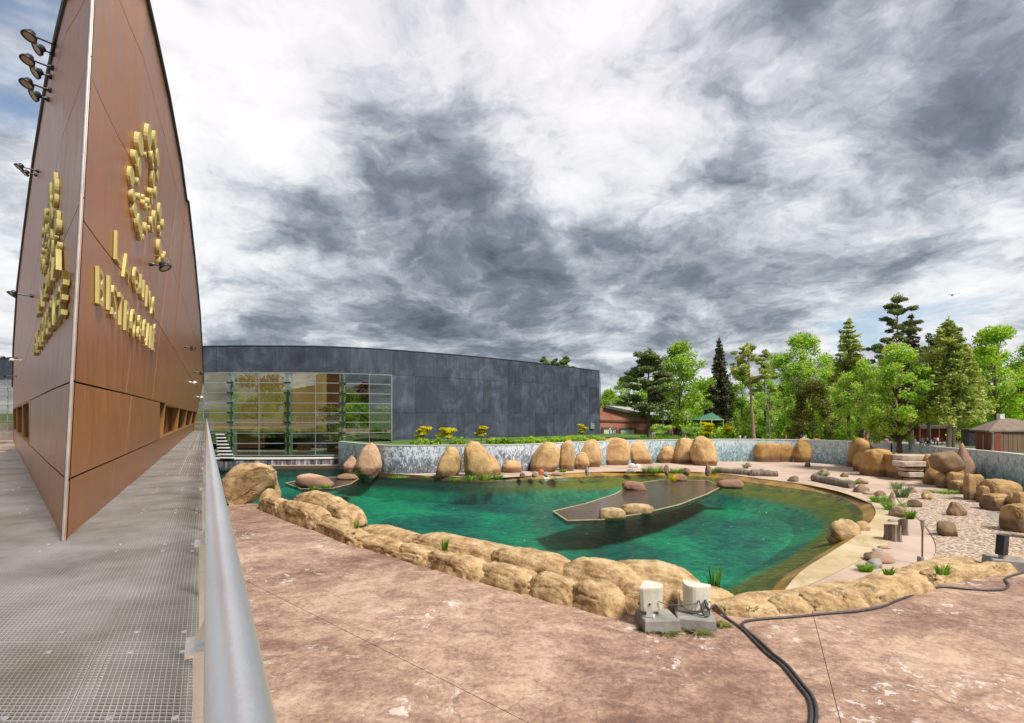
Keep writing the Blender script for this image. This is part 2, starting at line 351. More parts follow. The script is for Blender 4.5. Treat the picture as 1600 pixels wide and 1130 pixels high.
def mosaic_extra(t, pos, vec, col, b):
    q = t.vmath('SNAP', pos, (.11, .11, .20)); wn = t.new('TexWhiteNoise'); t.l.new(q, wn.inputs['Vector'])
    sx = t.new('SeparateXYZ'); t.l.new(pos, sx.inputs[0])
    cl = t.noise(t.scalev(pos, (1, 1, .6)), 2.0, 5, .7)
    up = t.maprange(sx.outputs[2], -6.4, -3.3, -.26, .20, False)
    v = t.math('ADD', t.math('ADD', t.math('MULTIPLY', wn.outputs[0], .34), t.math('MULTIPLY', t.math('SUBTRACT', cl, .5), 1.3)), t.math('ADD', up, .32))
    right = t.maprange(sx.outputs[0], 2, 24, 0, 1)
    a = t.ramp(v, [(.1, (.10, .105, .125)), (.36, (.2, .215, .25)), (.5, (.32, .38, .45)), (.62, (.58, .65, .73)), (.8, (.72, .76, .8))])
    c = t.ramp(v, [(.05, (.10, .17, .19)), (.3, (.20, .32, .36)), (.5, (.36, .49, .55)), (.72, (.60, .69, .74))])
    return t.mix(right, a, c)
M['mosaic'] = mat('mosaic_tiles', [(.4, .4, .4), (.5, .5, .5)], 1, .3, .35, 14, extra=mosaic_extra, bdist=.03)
M['coping'] = mat('pale_coping', [(.6, .57, .52), (.7, .67, .62)], 2, .8)
M['lawn'] = mat('meadow_ground', [(.035, .075, .012), (.07, .14, .02), (.12, .17, .035)], .4, .95, .5, 8, detail=7)
M['paving'] = mat('grey_path', [(.25, .215, .18), (.34, .30, .26)], .25, .9, .2, 6)
M['brick'] = mat('red_brick_wall', [(.30, .115, .075), (.41, .175, .12)], .8, .9, .2, 8)
M['brickdark'] = mat('dark_brick_base', [(.12, .05, .035), (.18, .075, .055)], .8, .9)
M['rooflight'] = mat('grey_roof_sheet', [(.30, .29, .29), (.42, .41, .4)], .7, .7)
M['roofdark'] = mat('dark_roof_edge', [(.05, .045, .05), (.09, .08, .085)], .7, .8)
M['roofbrown'] = mat('brown_roof_felt', [(.15, .105, .08), (.225, .165, .13)], .9, .9, .2, 6)
M['redwood'] = mat('red_painted_wood', [(.15, .028, .018), (.235, .06, .035)], 1.0, .8, .3, 6, stretch=(2.5, 2.5, .3))
M['brownwood'] = mat('brown_boards', [(.13, .075, .045), (.21, .13, .08)], 1.0, .8, .3, 6, stretch=(4, 4, .3))
M['orange'] = mat('orange_roof', [(.45, .10, .03), (.55, .15, .05)], 1, .7)
def mural_extra(t, pos, vec, col, b):
    n = t.noise(pos, .9, 3, .5, 1.0); m2 = t.noise(t.vmath('ADD', pos, (9, 1, 4)), 1.5, 4, .6)
    a = t.ramp(n, [(.3, (.08, .35, .6)), (.45, (.5, .68, .75)), (.52, (.62, .6, .4)), (.6, (.12, .25, .06)), (.7, (.65, .25, .08))])
    return t.mix(t.maprange(m2, .55, .62, 0, .8), a, (.75, .45, .2))
M['mural'] = mat('printed_picture', [(.4, .4, .4), (.5, .5, .5)], 1, .5, extra=mural_extra)
M['net'] = None if False else mat('green_netting', [(.03, .13, .07), (.06, .2, .11)], 1, .8)
M['cream'] = mat('cream_speaker', [(.56, .535, .45), (.66, .64, .56)], 4, .5, .1, 30)
M['concrete'] = mat('grey_concrete', [(.20, .185, .165), (.32, .30, .275)], 2.5, .9, .5, 14)
M['cable'] = mat('black_rubber_hose', [(.03, .028, .032), (.06, .055, .06)], 5, .45)
M['moss'] = mat('moss', [(.06, .08, .01), (.16, .17, .03)], 6, .95, .8, 20)
M['stump'] = mat('weathered_wood', [(.09, .065, .05), (.2, .16, .125), (.3, .25, .2)], 2.5, .9, .9, 9, stretch=(3, 3, .35), bdist=.04)
M['bark'] = mat('brown_bark', [(.07, .05, .035), (.15, .11, .08)], 2, .95, .8, 6, stretch=(1, 1, .35), bdist=.04)
M['barkpale'] = mat('pale_bark', [(.24, .19, .14), (.4, .34, .27)], 1.5, .9, .5, 6, stretch=(1, 1, .4))
M['barkred'] = mat('orange_pine_bark', [(.27, .16, .10), (.44, .30, .20)], 1.2, .9, .5, 6, stretch=(1, 1, .4))
def leafmat(name, c0, c1, c2=None, trans=.42):
    m = bpy.data.materials.new(name); m.use_nodes = True; t = NT(m.node_tree); t.n.clear()
    out = t.new('OutputMaterial'); geo = t.new('NewGeometry'); pos = geo.outputs['Position']
    v = t.math('ADD', t.math('MULTIPLY', t.noise(pos, .55, 3, .5), .8), t.math('MULTIPLY', geo.outputs['Random Per Island'], .3))
    col = t.ramp(v, [(.38, c0), (.56, c1), (.74, c2 or c1)])
    df = t.new('BsdfDiffuse'); t.l.new(col, df.inputs[0]); tl = t.new('BsdfTranslucent'); t.l.new(t.mix(1.0, col, (1.25, 1.3, .6), 'MULTIPLY'), tl.inputs[0])
    mx = t.new('MixShader'); mx.inputs[0].default_value = trans; t.l.new(df.outputs[0], mx.inputs[1]); t.l.new(tl.outputs[0], mx.inputs[2])
    t.l.new(mx.outputs[0], out.inputs[0]); return m
M['leaf'] = leafmat('bright_leaves', (0.168, 0.336, 0.034), (0.366, 0.600, 0.064), (0.600, 0.600, 0.132))
M['leafmid'] = leafmat('mid_leaves', (0.141, 0.268, 0.037), (0.308, 0.478, 0.072), (0.505, 0.600, 0.132))
M['leafpale'] = leafmat('pale_leaves', (0.207, 0.368, 0.070), (0.392, 0.600, 0.138), (0.576, 0.600, 0.231))
M['leafolive'] = leafmat('olive_needles', (0.225, 0.292, 0.075), (0.423, 0.491, 0.146), (0.600, 0.600, 0.225), .25)
M['leafyew'] = leafmat('brownish_yew_needles', (0.081, 0.098, 0.028), (0.173, 0.179, 0.051), (0.265, 0.231, 0.081), .2)
M['leafdark'] = leafmat('dark_needles', (0.093, 0.133, 0.059), (0.185, 0.238, 0.107), (0.319, 0.358, 0.159), .2)
M['leafspruce'] = leafmat('brown_green_spruce', (0.070, 0.079, 0.051), (0.143, 0.143, 0.088), (0.231, 0.207, 0.127), .15)
M['leafyellow'] = leafmat('yellow_leaves', (.45, .40, .01), (.66, .58, .02), (.75, .68, .06), .4)
M['leafcopper'] = leafmat('copper_leaves', (.16, .05, .012), (.30, .10, .02), (.40, .17, .04), .3)
M['leafmaroon'] = leafmat('maroon_leaves', (0.116, 0.057, 0.034), (0.231, 0.116, 0.070), (0.323, 0.184, 0.093), .25)
M['blossom'] = leafmat('white_blossom', (.5, .5, .32), (.62, .6, .45), (.7, .68, .55), .3)
M['grass'] = leafmat('grass_blades', (0.084, 0.196, 0.021), (0.182, 0.364, 0.042), (0.308, 0.462, 0.084), .35)
M['greygrass'] = leafmat('grey_green_grass', (0.168, 0.238, 0.126), (0.308, 0.392, 0.238), (0.420, 0.476, 0.308), .3)

# ------------------------------------------------------------------ the setting: levels below the eye
ZD, ZT, ZB, ZW, ZWALL = -1.6, -5.6, -6.4, -6.8, -3.25        # deck, terrace, beach, water, top of the mosaic wall
random.seed(4)
def smooth_closed(pts, sub=6):
    n = len(pts); out = []
    for i in range(n):
        p0, p1, p2, p3 = (Vector(pts[(i+k-1) % n]) for k in range(4))
        for j in range(sub):
            t = j/sub; out.append(.5*((2*p1)+(p2-p0)*t+(2*p0-5*p1+4*p2-p3)*t*t+(3*p1-p0-3*p2+p3)*t**3))
    return out
def smooth_open(pts, sub=6):
    pts = [Vector(p) for p in pts]; q = [2*pts[0]-pts[1]]+pts+[2*pts[-1]-pts[-2]]; out = []
    for i in range(1, len(q)-2):
        p0, p1, p2, p3 = q[i-1:i+3]
        for j in range(sub):
            t = j/sub; out.append(.5*((2*p1)+(p2-p0)*t+(2*p0-5*p1+4*p2-p3)*t*t+(3*p1-p0-3*p2+p3)*t**3))
    out.append(pts[-1]); return out
def offset_closed(pts, d, d2=None):
    n = len(pts); area = sum(pts[i].x*pts[(i+1) % n].y-pts[(i+1) % n].x*pts[i].y for i in range(n)); sg = 1 if area > 0 else -1
    out = []
    for i in range(n):
        tg = (pts[(i+2) % n]-pts[i-2]); nn = Vector((tg.y, -tg.x, 0)).normalized()*sg; f = min(max((pts[i].x-2)/9, 0), 1) if d2 is not None else 0; out.append(pts[i]+nn*(d+((d2 or 0)-d)*f))
    return out
def at(pts, z): return [Vector((p[0], p[1], z)) for p in pts]
def sheet(name, pts, m, kind='structure', hole=None, parent=None):
    loops = [at(pts, pts[0][2])]+([at(hole, pts[0][2])] if hole else [])
    vs = [v for l in loops for v in l]; tri = tessellate_polygon(loops)
    fs = []
    for a, b, c in tri:
        if (vs[b]-vs[a]).cross(vs[c]-vs[a]).z < 0: a, b = b, a
        fs.append((a, b, c))
    return link(name, newmesh(name, vs, fs, m), parent, kind=kind)

# rim line: the foot of the rocks on the terrace side
RIM_PX = [(330, 790), (400, 790), (430, 801), (490, 822), (530, 846), (600, 866), (660, 882), (730, 905), (800, 925), (880, 946), (960, 966), (1010, 974), (1075, 972), (1130, 962), (1200, 965), (1290, 955), (1380, 944), (1470, 915), (1560, 900), (1620, 884)]
RIM = [P(x, y, ZT) for x, y in RIM_PX]
far_px = [(290, 733), (420, 733), (528, 733), (545, 740), (600, 745), (660, 749), (720, 752), (790, 752), (870, 747), (1000, 742.5), (1100, 745), (1180, 755), (1270, 768), (1325, 783), (1347, 806), (1322, 838), (1270, 872), (1218, 905)]
POOL = [P(x, y, ZW) for x, y in far_px]
near = []
for (x, y) in [(1130, 962), (1010, 974), (880, 946), (730, 905), (600, 866), (490, 822), (400, 790), (290, 786)]:
    p = P(x, y, ZT); near.append(Vector((p.x+p.x/p.y*2.2+.5, p.y+2.2, ZW)))
POOL = smooth_closed(POOL+near, 5)

# pool: floor, submerged ledge, sloping wet edge, water
ring1 = offset_closed(POOL, .15, .75); ledge0 = offset_closed(POOL, -.12, -.5); ledge1 = offset_closed(POOL, -.3, -1.3); ledge2 = offset_closed(POOL, -1.2, -4.2)
def ring(name, A, za, B, zb, m):
    n = len(A); mb = MB(); mb.v = at(A, za)+at(B, zb); mb.f = [(i, (i+1) % n, n+(i+1) % n, n+i) for i in range(n)]
    return mb.obj(name, m, kind='structure')
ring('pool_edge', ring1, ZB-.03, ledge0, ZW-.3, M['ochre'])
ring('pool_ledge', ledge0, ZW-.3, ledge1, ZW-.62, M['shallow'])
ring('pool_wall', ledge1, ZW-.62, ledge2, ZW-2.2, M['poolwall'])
sheet('pool_floor', at(offset_closed(POOL, 3), ZW-2.2), M['poolfloor'])
sheet('pool_water', at(offset_closed(POOL, .1), ZW), M['water'])

# beach, path, gravel
OUTER = [(-75, 5), (70, 5), (70, 84), (40, 88), (-75, 88)]
sheet('sand_beach', [Vector((x, y, ZB)) for x, y in OUTER], M['sand'], hole=ring1)
pp = [P(x, y, ZB+.02) for x, y in [(700, 744), (790, 746), (880, 739), (1000, 736.5), (1100, 738), (1190, 747), (1290, 763), (1352, 783), (1397, 808), (1405, 832), (1375, 860), (1335, 880), (1285, 905), (1210, 935), (1150, 960)]]
inn = [Vector(p) for p in ring1]
def nearest(p): return min(range(len(inn)), key=lambda i: (inn[i].xy-p.xy).length)
i0, i1 = nearest(pp[0]), nearest(pp[-1])
lo, hi = min(i0, i1), max(i0, i1); seg = inn[lo:hi+1]
if i0 == lo: seg = seg[::-1]
sheet('poolside_path', at(smooth_open(pp, 4)+seg, ZB+.02), M['path'])
gp = [P(x, y, ZB+.045) for x, y in [(1405, 772), (1470, 764), (1530, 772), (1610, 800), (1700, 850), (1660, 905), (1480, 935), (1380, 930), (1450, 880), (1462, 850), (1440, 815), (1415, 795)]]
sheet('gravel_bed', at(smooth_closed(gp, 5), ZB+.045), M['gravel'], kind='stuff')
sp_ = [P(x, y, ZB+.06) for x, y in [(1541, 800), (1575, 803), (1590, 818), (1592, 832), (1580, 833), (1560, 818)]]
sheet('concrete_apron', at(smooth_closed(sp_, 3), ZB+.06), M['paving'])
gr = [P(x, y, ZB+.05) for x, y in [(1490, 748), (1540, 752), (1640, 765), (1680, 800), (1600, 775), (1530, 765)]]
sheet('grass_patch', at(smooth_closed(gr, 3), ZB+.05), M['lawn'])

# terrace, cut into slabs along its joints
TP = [RIM[0]+Vector((-8, 0, 0)), *[p+Vector((p.x/p.y*.7, .7, 0)) for p in RIM], Vector((45, 21, ZT)), Vector((45, -22, ZT)), Vector((-3, -22, ZT))]
edge0 = Vector((-.292+.0, .55, 0)); RS = -.5975                        # handrail line in plan: X = RX(D)
def RX(D): return .0366+RS*D
TP += [Vector((RX(-8)-.4, -8, ZT)), Vector((RX(30)-.4, 30, ZT))]
bm = bmesh.new(); vs = [bm.verts.new(p) for p in TP]
for a, b, c in tessellate_polygon([TP]):
    try: bm.faces.new((vs[a], vs[b], vs[c]))
    except ValueError: pass
for f in bm.faces:
    f.normal_update()
    if f.normal.z < 0: f.normal_flip()
def cut_pieces(pieces, a, b, gap, nrm=Vector((0, 0, 1)), sel=None):
    out = []; d = (Vector(b)-Vector(a)).normalized(); n = d.cross(nrm).normalized()
    for bmx in pieces:
        if sel and not sel(bmx): out.append(bmx); continue
        for s in (1, -1):
            c = bmx.copy(); bmesh.ops.bisect_plane(c, geom=c.verts[:]+c.edges[:]+c.faces[:], plane_co=Vector(a)+n*s*gap/2, plane_no=n*s, clear_inner=True)
            if len(c.faces): out.append(c)
            else: c.free()
        bmx.free()
    return out
u_ = Vector((.757, -.653, 0)); v_ = Vector((.44, .90, 0)); J0 = Vector((-2.2, 11.5, ZT))
pieces = [bm]
for k in (0, 4.9): pieces = cut_pieces(pieces, J0-v_*k, J0-v_*k+u_, .015)
for k in (-9, 0, 8.6, 17): pieces = cut_pieces(pieces, J0+u_*k, J0+u_*k+v_, .015)
terrace = sheet('terrace', [Vector((p.x, p.y, ZT-.06)) for p in TP], M['under'])
for c in pieces:
    r = bmesh.ops.extrude_face_region(c, geom=c.faces[:]); vv = [e for e in r['geom'] if isinstance(e, bmesh.types.BMVert)]
    bmesh.ops.translate(c, verts=vv, vec=(0, 0, -.05)); bmesh.ops.recalc_face_normals(c, faces=c.faces[:])
    me = bpy.data.meshes.new('slab'); c.to_mesh(me); c.free(); me.materials.append(M['terrace']); link('slab', me, terrace)
mb = MB()
for i in range(len(RIM)-1):
    a, b = [p+Vector((p.x/p.y*.7, .7, 0)) for p in (RIM[i], RIM[i+1])]; mb.quad(a, b, b+Vector((0, 0, -4)), a+Vector((0, 0, -4)))
mb.obj('terrace_edge', M['under'], kind='structure')

# ground beyond the wall: one sheet to the horizon, falling gently away from the enclosure
WALL_PX = [(529, 65.5), (600, 57.5), (700, 57.5), (800, 58.5), (900, 64), (1000, 69), (1080, 71), (1150, 72), (1240, 71), (1310, 67.5), (1400, 60), (1470, 53.5), (1540, 48), (1600, 43), (1700, 36), (1800, 30)]
WALL = smooth_open([Vector(((x-CX)/F*D, D, 0)) for x, D in WALL_PX], 8)
def gz(x, y):
    r = x/max(y, 1); k = .012+.026*min(max((r-.2)/.45, 0), 1)
    return max(-3.38-k*max(y-(70-34*min(max((r-.15)/.6, 0), 1)), 0), -6.0) if y > 0 else -6.0
def walld(r):
    for k in range(len(WALL)-1):
        a, b = WALL[k], WALL[k+1]; ra, rb = a.x/a.y, b.x/b.y
        if ra <= r <= rb:
            d = b-a; t = (r*a.y-a.x)/(d.x-r*d.y); return a.y+d.y*t
    return WALL[0].y if r < WALL[0].x/WALL[0].y else WALL[-1].y
def fan(rows, x0, x1, n, m, name):
    mb = MB(); cols = []
    for i in range(n+1):
        px = x0+(x1-x0)*i/n; r = (px-CX)/F
        D0 = walld(r)+.32; col = []
        for q in rows:
            D = D0+(q if px > 612 else min(q, 3+q*.001)); x, y = r*D, D; col.append(Vector((x, y, gz(x, y))))
        cols.append(col)
    nr = len(rows)
    for c in cols: mb.v += c
    mb.f = [(i*nr+j, (i+1)*nr+j, (i+1)*nr+j+1, i*nr+j+1) for i in range(n) for j in range(nr-1)]
    return mb.obj(name, m, kind='structure', smooth=True)
fan([0, 2, 5, 9, 14, 20, 28, 38, 50, 70, 110, 200, 500, 1500, 4000], 530, 3600, 300, M['lawn'], 'ground')
MB().quad(Vector((-3000, -3000, -9.4)), Vector((3000, -3000, -9.4)), Vector((3000, 3000, -9.4)), Vector((-3000, 3000, -9.4))).obj('lower_ground', M['lawn'], kind='structure')
# paved square and footpath on the right, a little above the grass
def gpt(x, D, up=.05): X = (x-CX)/F*D; return Vector((X, D, gz(X, D)+up))
mb = MB(); rws = [[(1318, 72), (1400, 61.5), (1470, 55), (1545, 49), (1620, 44)], [(1330, 78), (1400, 68), (1470, 62), (1540, 57), (1600, 54)], [(1345, 86), (1405, 80), (1465, 76), (1512, 73), (1540, 72)], [(1375, 98), (1415, 96), (1455, 94), (1490, 92), (1505, 92)], [(1405, 120), (1425, 120), (1450, 120), (1470, 120), (1485, 120)]]
for rw in rws: mb.v += [gpt(x, D) for x, D in rw]
mb.f = [(i*5+j, i*5+j+1, i*5+j+6, i*5+j+5) for i in range(4) for j in range(4)]
mb.obj('paved_path', M['paving'], kind='structure', smooth=True)

# the mosaic wall with its pale coping
wall = empty('mosaic_wall', (0, 60, ZB), 'long curved wall of blue white and grey mosaic tiles behind the boulders', 'wall')
def wallband(name, z0, z1, t0, t1, m):
    mb = MB(); n = len(WALL); nrm = []
    for i in range(n):
        d = (WALL[min(i+1, n-1)]-WALL[max(i-1, 0)]); nrm.append(Vector((d.y, -d.x, 0)).normalized())
    for i in range(n):
        a, k = WALL[i], nrm[i]
        mb.v += [a+k*t0+Vector((0, 0, z0)), a+k*t0+Vector((0, 0, z1)), a-k*t1+Vector((0, 0, z1)), a-k*t1+Vector((0, 0, z0))]
    mb.f = [(i*4+j, i*4+(j+1) % 4, i*4+4+(j+1) % 4, i*4+4+j) for i in range(n-1) for j in range(4)]+[(0, 1, 2, 3), ((n-1)*4, (n-1)*4+1, (n-1)*4+2, (n-1)*4+3)]
    return mb.obj(name, m, wall)
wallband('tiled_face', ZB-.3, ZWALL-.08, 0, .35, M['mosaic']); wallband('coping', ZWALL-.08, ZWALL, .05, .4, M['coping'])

# ------------------------------------------------------------------ deck: grating panels, beams, slab below
deck = link('deck', None, kind='structure')
dd = MB().quad(Vector((RX(-6)-.05, -6, ZD-.62)), Vector((RX(56)-.05, 56, ZD-.62)), Vector((-90, 56, ZD-.62)), Vector((-90, -6, ZD-.62))).obj('deck_underside', M['under'], deck)
rows_D = [.6, 2.55, 3.63, 6.22, 8.6, 11.2, 14, 17, 20, 24, 28, 33, 38, 44, 50, 55.8]
strip_off = [.07, .78, 4.9, 9.1, 13.3, 17.5]                           # widths measured along X from the rail
def xat(off, D): return RX(D)-off
for ri in range(len(rows_D)-1):
    d0, d1 = rows_D[ri]+.006, rows_D[ri+1]-.006
    for ci in range(len(strip_off)-1):
        o0, o1 = strip_off[ci]+.006, strip_off[ci+1]-.006
        if d0 > 20 and ci > 2: continue
        sp = .034 if d0 < 12 else .068 if d0 < 24 else .136
        mb = MB(); tb = .0042 if d0 < 12 else .010 if d0 < 24 else .026; hb = .03
        n = int((o1-o0)/sp)
        for i in range(n+1):                                            # bearing bars along the walkway
            o = o0+(o1-o0)*i/n; a, b = Vector((xat(o, d0), d0, ZD)), Vector((xat(o, d1), d1, ZD))
            w = tb*(1.2 if i in (0, n) else 1)*.85; mb.bar(a-Vector((0, 0, hb/2)), b-Vector((0, 0, hb/2)), w, hb)
        n = int((d1-d0)/sp)
        for i in range(n+1):                                            # cross rods
            d = d0+(d1-d0)*i/n; w = tb*(1.5 if i in (0, n) else 1.15); h = hb if i in (0, n) else .012
            mb.bar(Vector((xat(o0, d), d, ZD-h/2-.001)), Vector((xat(o1, d), d, ZD-h/2-.001)), w, h)
        mb.obj('grating_panel', M['grating'], deck)
if True:
    for d in rows_D:                                                    # beams under the panel ends
        MB().ob((xat(30, d), d, ZD-.14), (30, 0, 0), (0, .085, 0), (0, 0, .09)).obj('beam', M['beam'], deck)
    for o in strip_off[:3]:
        MB().bar((xat(o, .3), .3, ZD-.087), (xat(o, 55.5), 55.5, ZD-.087), .17, .08).obj('beam', M['beam'], deck)
    # clips: small round discs screwed on the bars
    mb = MB()
    for d in rows_D[:8]:
        for o in (.2, .55, 1.1, 2.0, 3.1, 4.2):
            for e in (-.16, .16): mb.lathe((xat(o, d+e), d+e, ZD), (0, 0, 1), [(0, .02), (.006, .018)], 8)
    mb.obj('clip', M['steel'], deck)['kind'] = 'stuff'
MB().ob((xat(-.0, 28)+.0, 28, ZD-.35), Vector((RS, 1, 0)).normalized()*32, Vector((.012, .007, 0)), (0, 0, .34)).obj('edge_beam', M['beam'], deck)

# handrail
rail = empty('handrail', (RX(2), 2, ZD), 'shiny round steel handrail running along the grating walkway', 'railing')
ZR = -.33
mb = MB(); mb.tube([(RX(d), d, ZR) for d in (-2, .2, 1, 3, 10, 30, 55.2)], .034, 24); mb.obj('rail_tube', M['steel'], rail, True)
hg = None
for k, d in enumerate([1.02, 1.85, 3.2]+[3.2+1.3*i for i in range(1, 41)]):
    c = Vector((RX(d)-.052, d, 0)); al = Vector((RS, 1, 0)).normalized(); sd = Vector((al.y, -al.x, 0))
    mb = MB(); mb.ob(c+Vector((0, 0, (ZD+ZR-.13)/2)), al*.035, sd*.009, (0, 0, (ZR-.13-ZD)/2)); mb.ob(c+Vector((0, 0, ZR-.128)), al*.045, sd*.022, (0, 0, .004))
    mb.bar(c+Vector((0, 0, ZR-.12)), Vector((RX(d), d, ZR-.02)), .014); mb.obj('post', M['steel'], rail)
for z in (-.62, -.86, -1.1, -1.34):
    MB().tube([(RX(d)-.01, d, z) for d in (-2, 10, 55)], .005, 6).obj('cable', M['steel'], rail)
# end railings, right and left of the building
er = empty('end_railing', (Q(322, 673, 55.2)), 'grey barred railing closing the far end of the walkway', 'railing')
mb = MB(); a, b = Q(311, 655, 55.2), Q(333, 655, 55.2); mb.bar(a, b, .08); mb.bar(a-Vector((0, 0, 1.2)), b-Vector((0, 0, 1.2)), .06); mb.obj('rail', M['thinbar'], er)
for i in range(11): p = a.lerp(b, i/10); MB().bar(p, p-Vector((0, 0, 1.25)), .045).obj('bar', M['thinbar'], er)
er = empty('end_railing', Q(5, 690, 32), 'pale barred railing on the deck left of the brown hull', 'railing')
mb = MB(); a, b = Q(-60, 663, 32), Q(24, 662.5, 33); mb.bar(a, b, .06); mb.bar(a-Vector((0, 0, 1.0)), b-Vector((0, 0, 1.0)), .04); mb.obj('rail', M['trim'], er)
for i in range(45): p = a.lerp(b, i/44); MB().bar(p, p-Vector((0, 0, 1.05)), .03).obj('bar', M['trim'], er)

# ------------------------------------------------------------------ the boat-shaped bistro on the deck
hull = empty('boat_shaped_bistro', (-5.744, 6.564, ZD), 'tall boat-shaped bistro clad in brown panels with a sharp prow', 'building')
def lerp_tab(tab, u):
    i = min(int(u), len(tab)-2); f = u-i; a, b = tab[i], tab[i+1]
    return tuple(p+(q-p)*f for p, q in zip(a, b))
TABR = [(6.564, 152, -140, 8.3), (8.2, 190, -70, 9.8), (10, 228, 0, 11.3), (11.5, 241, 55, 12.3), (14, 262, 150, 14.5), (17.5, 281, 250, 18), (20.5, 290, 313, 21), (20.7, 293, 316, 21.2), (26.5, 303, 400, 27), (35, 312, 490, 36), (46, 316.5, 560, 47), (55.6, 317.5, 600, 56)]
TABL = [(6.564, 152, -140, 8.3), (7.6, 128, -70, 9.2), (8.8, 105, 0, 10), (10.5, 92, 50, 11.5), (12.8, 75, 125, 14), (16.5, 54, 250, 17.8), (20.5, 39, 360, 21.6), (25, 28, 450, 26), (28.5, 22, 540, 29.5), (32, 20.3, 605, 32.5)]
def foot(side, D): return Vector((-1.8795-.58875*D, D, ZD)) if side > 0 else Vector((.82-D, D, ZD))
NV = 16
def hullgrid(side, inset=0.0, sub=5):
    tab = TABR if side > 0 else TABL; nrm = Vector((.862, .507, 0)) if side > 0 else Vector((-.707, -.707, 0))
    g = []
    for k in range((len(tab)-1)*sub+1):
        Df, px, py, Dt = lerp_tab(tab, k/sub); a, b = foot(side, Df), Q(px, py, Dt); row = []
        dist = (a-foot(side, 6.564)).length; ins = min(inset, .03+.085*dist) if inset else 0
        for j in range(NV+1):
            v = j/NV; p = a.lerp(b, v); row.append(p-nrm*ins)
        g.append(row)
    return g
def gridmb(g, flip):
    mb = MB(); n = len(g[0])
    for r in g: mb.v += r
    for i in range(len(g)-1):
        for j in range(n-1):
            q = (i*n+j, (i+1)*n+j, (i+1)*n+j+1, i*n+j+1); mb.f.append(q[::-1] if flip else q)
    return mb
BV = {}
for s in (1, -1):
    g = gridmb(hullgrid(s), s < 0); BV[s] = BVHTree.FromPolygons(g.v, g.f)
def onhull(side, x, y):
    p, n, i, d = BV[side].ray_cast(Vector((0, 0, 0)), dirpx(x, y))
    if p is None:                                                       # just past the outline: the closest point of the face
        best = None
        for k in range(120):
            q = dirpx(x, y)*(7*1.019**k); c, m, _, d = BV[side].find_nearest(q)
            if best is None or d/q.length < best[0]: best = (d/q.length, c, m)
        p, n = best[1], best[2]
    if n.dot(p) > 0: n = -n
    return p, n
GR, GL = hullgrid(1, .45), hullgrid(-1, .45)
gridmb(GR, False).obj('inner_skin', M['hullback'], hull); gridmb(GL, True).obj('inner_skin', M['hullback'], hull)
mb = MB(); tr = [r[-1] for r in hullgrid(1, .05)]; tl = [r[-1] for r in hullgrid(-1, .05)]; nn = min(len(tr), len(tl))
rl = [tr[int(i*(len(tr)-1)/(nn-1))] for i in range(nn)]; ll = [tl[int(i*(len(tl)-1)/(nn-1))] for i in range(nn)]
for i in range(nn-1): mb.quad(rl[i], rl[i+1], ll[i+1], ll[i])
mb.obj('roof', M['hullback'], hull)
mb = MB(); a, b = hullgrid(1)[-1], hullgrid(-1)[-1]
for j in range(NV): mb.quad(a[j], a[j+1], b[j+1], b[j])
mb.obj('rear_wall', M['hull'], hull)

WIN_T, WIN_B = .47, -.84
def hull_panels(side, cuts):
    g = gridmb(hullgrid(side), side < 0); bmx = bmesh.new(); bmesh.ops.duplicate
    vs = [bmx.verts.new(v) for v in g.v]
    for f in g.f:
        try: bmx.faces.new([vs[i] for i in f])
        except ValueError: pass
    bmesh.ops.remove_doubles(bmx, verts=bmx.verts[:], dist=1e-5)
    pieces = [bmx]; nm = Vector((.862, .507, 0)) if side > 0 else Vector((-.707, -.707, 0))
    for (pa, pb, sel) in cuts:
        a = pa if isinstance(pa, Vector) else onhull(side, *pa)[0]; b = pb if isinstance(pb, Vector) else onhull(side, *pb)[0]
        def fs(bb, sel=sel):
            if sel is None: return True
            c = sum((f.calc_center_median()*f.calc_area() for f in bb.faces), Vector())/max(sum(f.calc_area() for f in bb.faces), 1e-6)
            return sel(c, CX+c.x/c.y*F, HY-c.z/c.y*F)
        pieces = cut_pieces(pieces, a, b, .011+.0007*(a.y+b.y)/2, nm, fs)
    out = []
    for c in pieces:
        ar = sum(f.calc_area() for f in c.faces)
        ctr = sum((f.calc_center_median()*f.calc_area() for f in c.faces), Vector())/max(ar, 1e-6)
        if ar < .02: c.free(); continue
        px = CX+ctr.x/ctr.y*F
        if WIN_B < ctr.z < WIN_T and ((side > 0 and px > 251) or (side < 0 and px < 45)) : c.free(); continue
        for v in c.verts: v.normal_update()
        r = bmesh.ops.extrude_face_region(c, geom=c.faces[:]); vv = [e for e in r['geom'] if isinstance(e, bmesh.types.BMVert)]
        bmesh.ops.translate(c, verts=vv, vec=-nm*.02); bmesh.ops.recalc_face_normals(c, faces=c.faces[:])
        me = bpy.data.meshes.new('panel'); c.to_mesh(me); c.free(); me.materials.append(M['hull']); out.append(link('panel', me, hull))
        out[-1].location = -hull.location
    return out
def lvl(side, D, z): p = foot(side, D); return Vector((p.x, p.y, z))
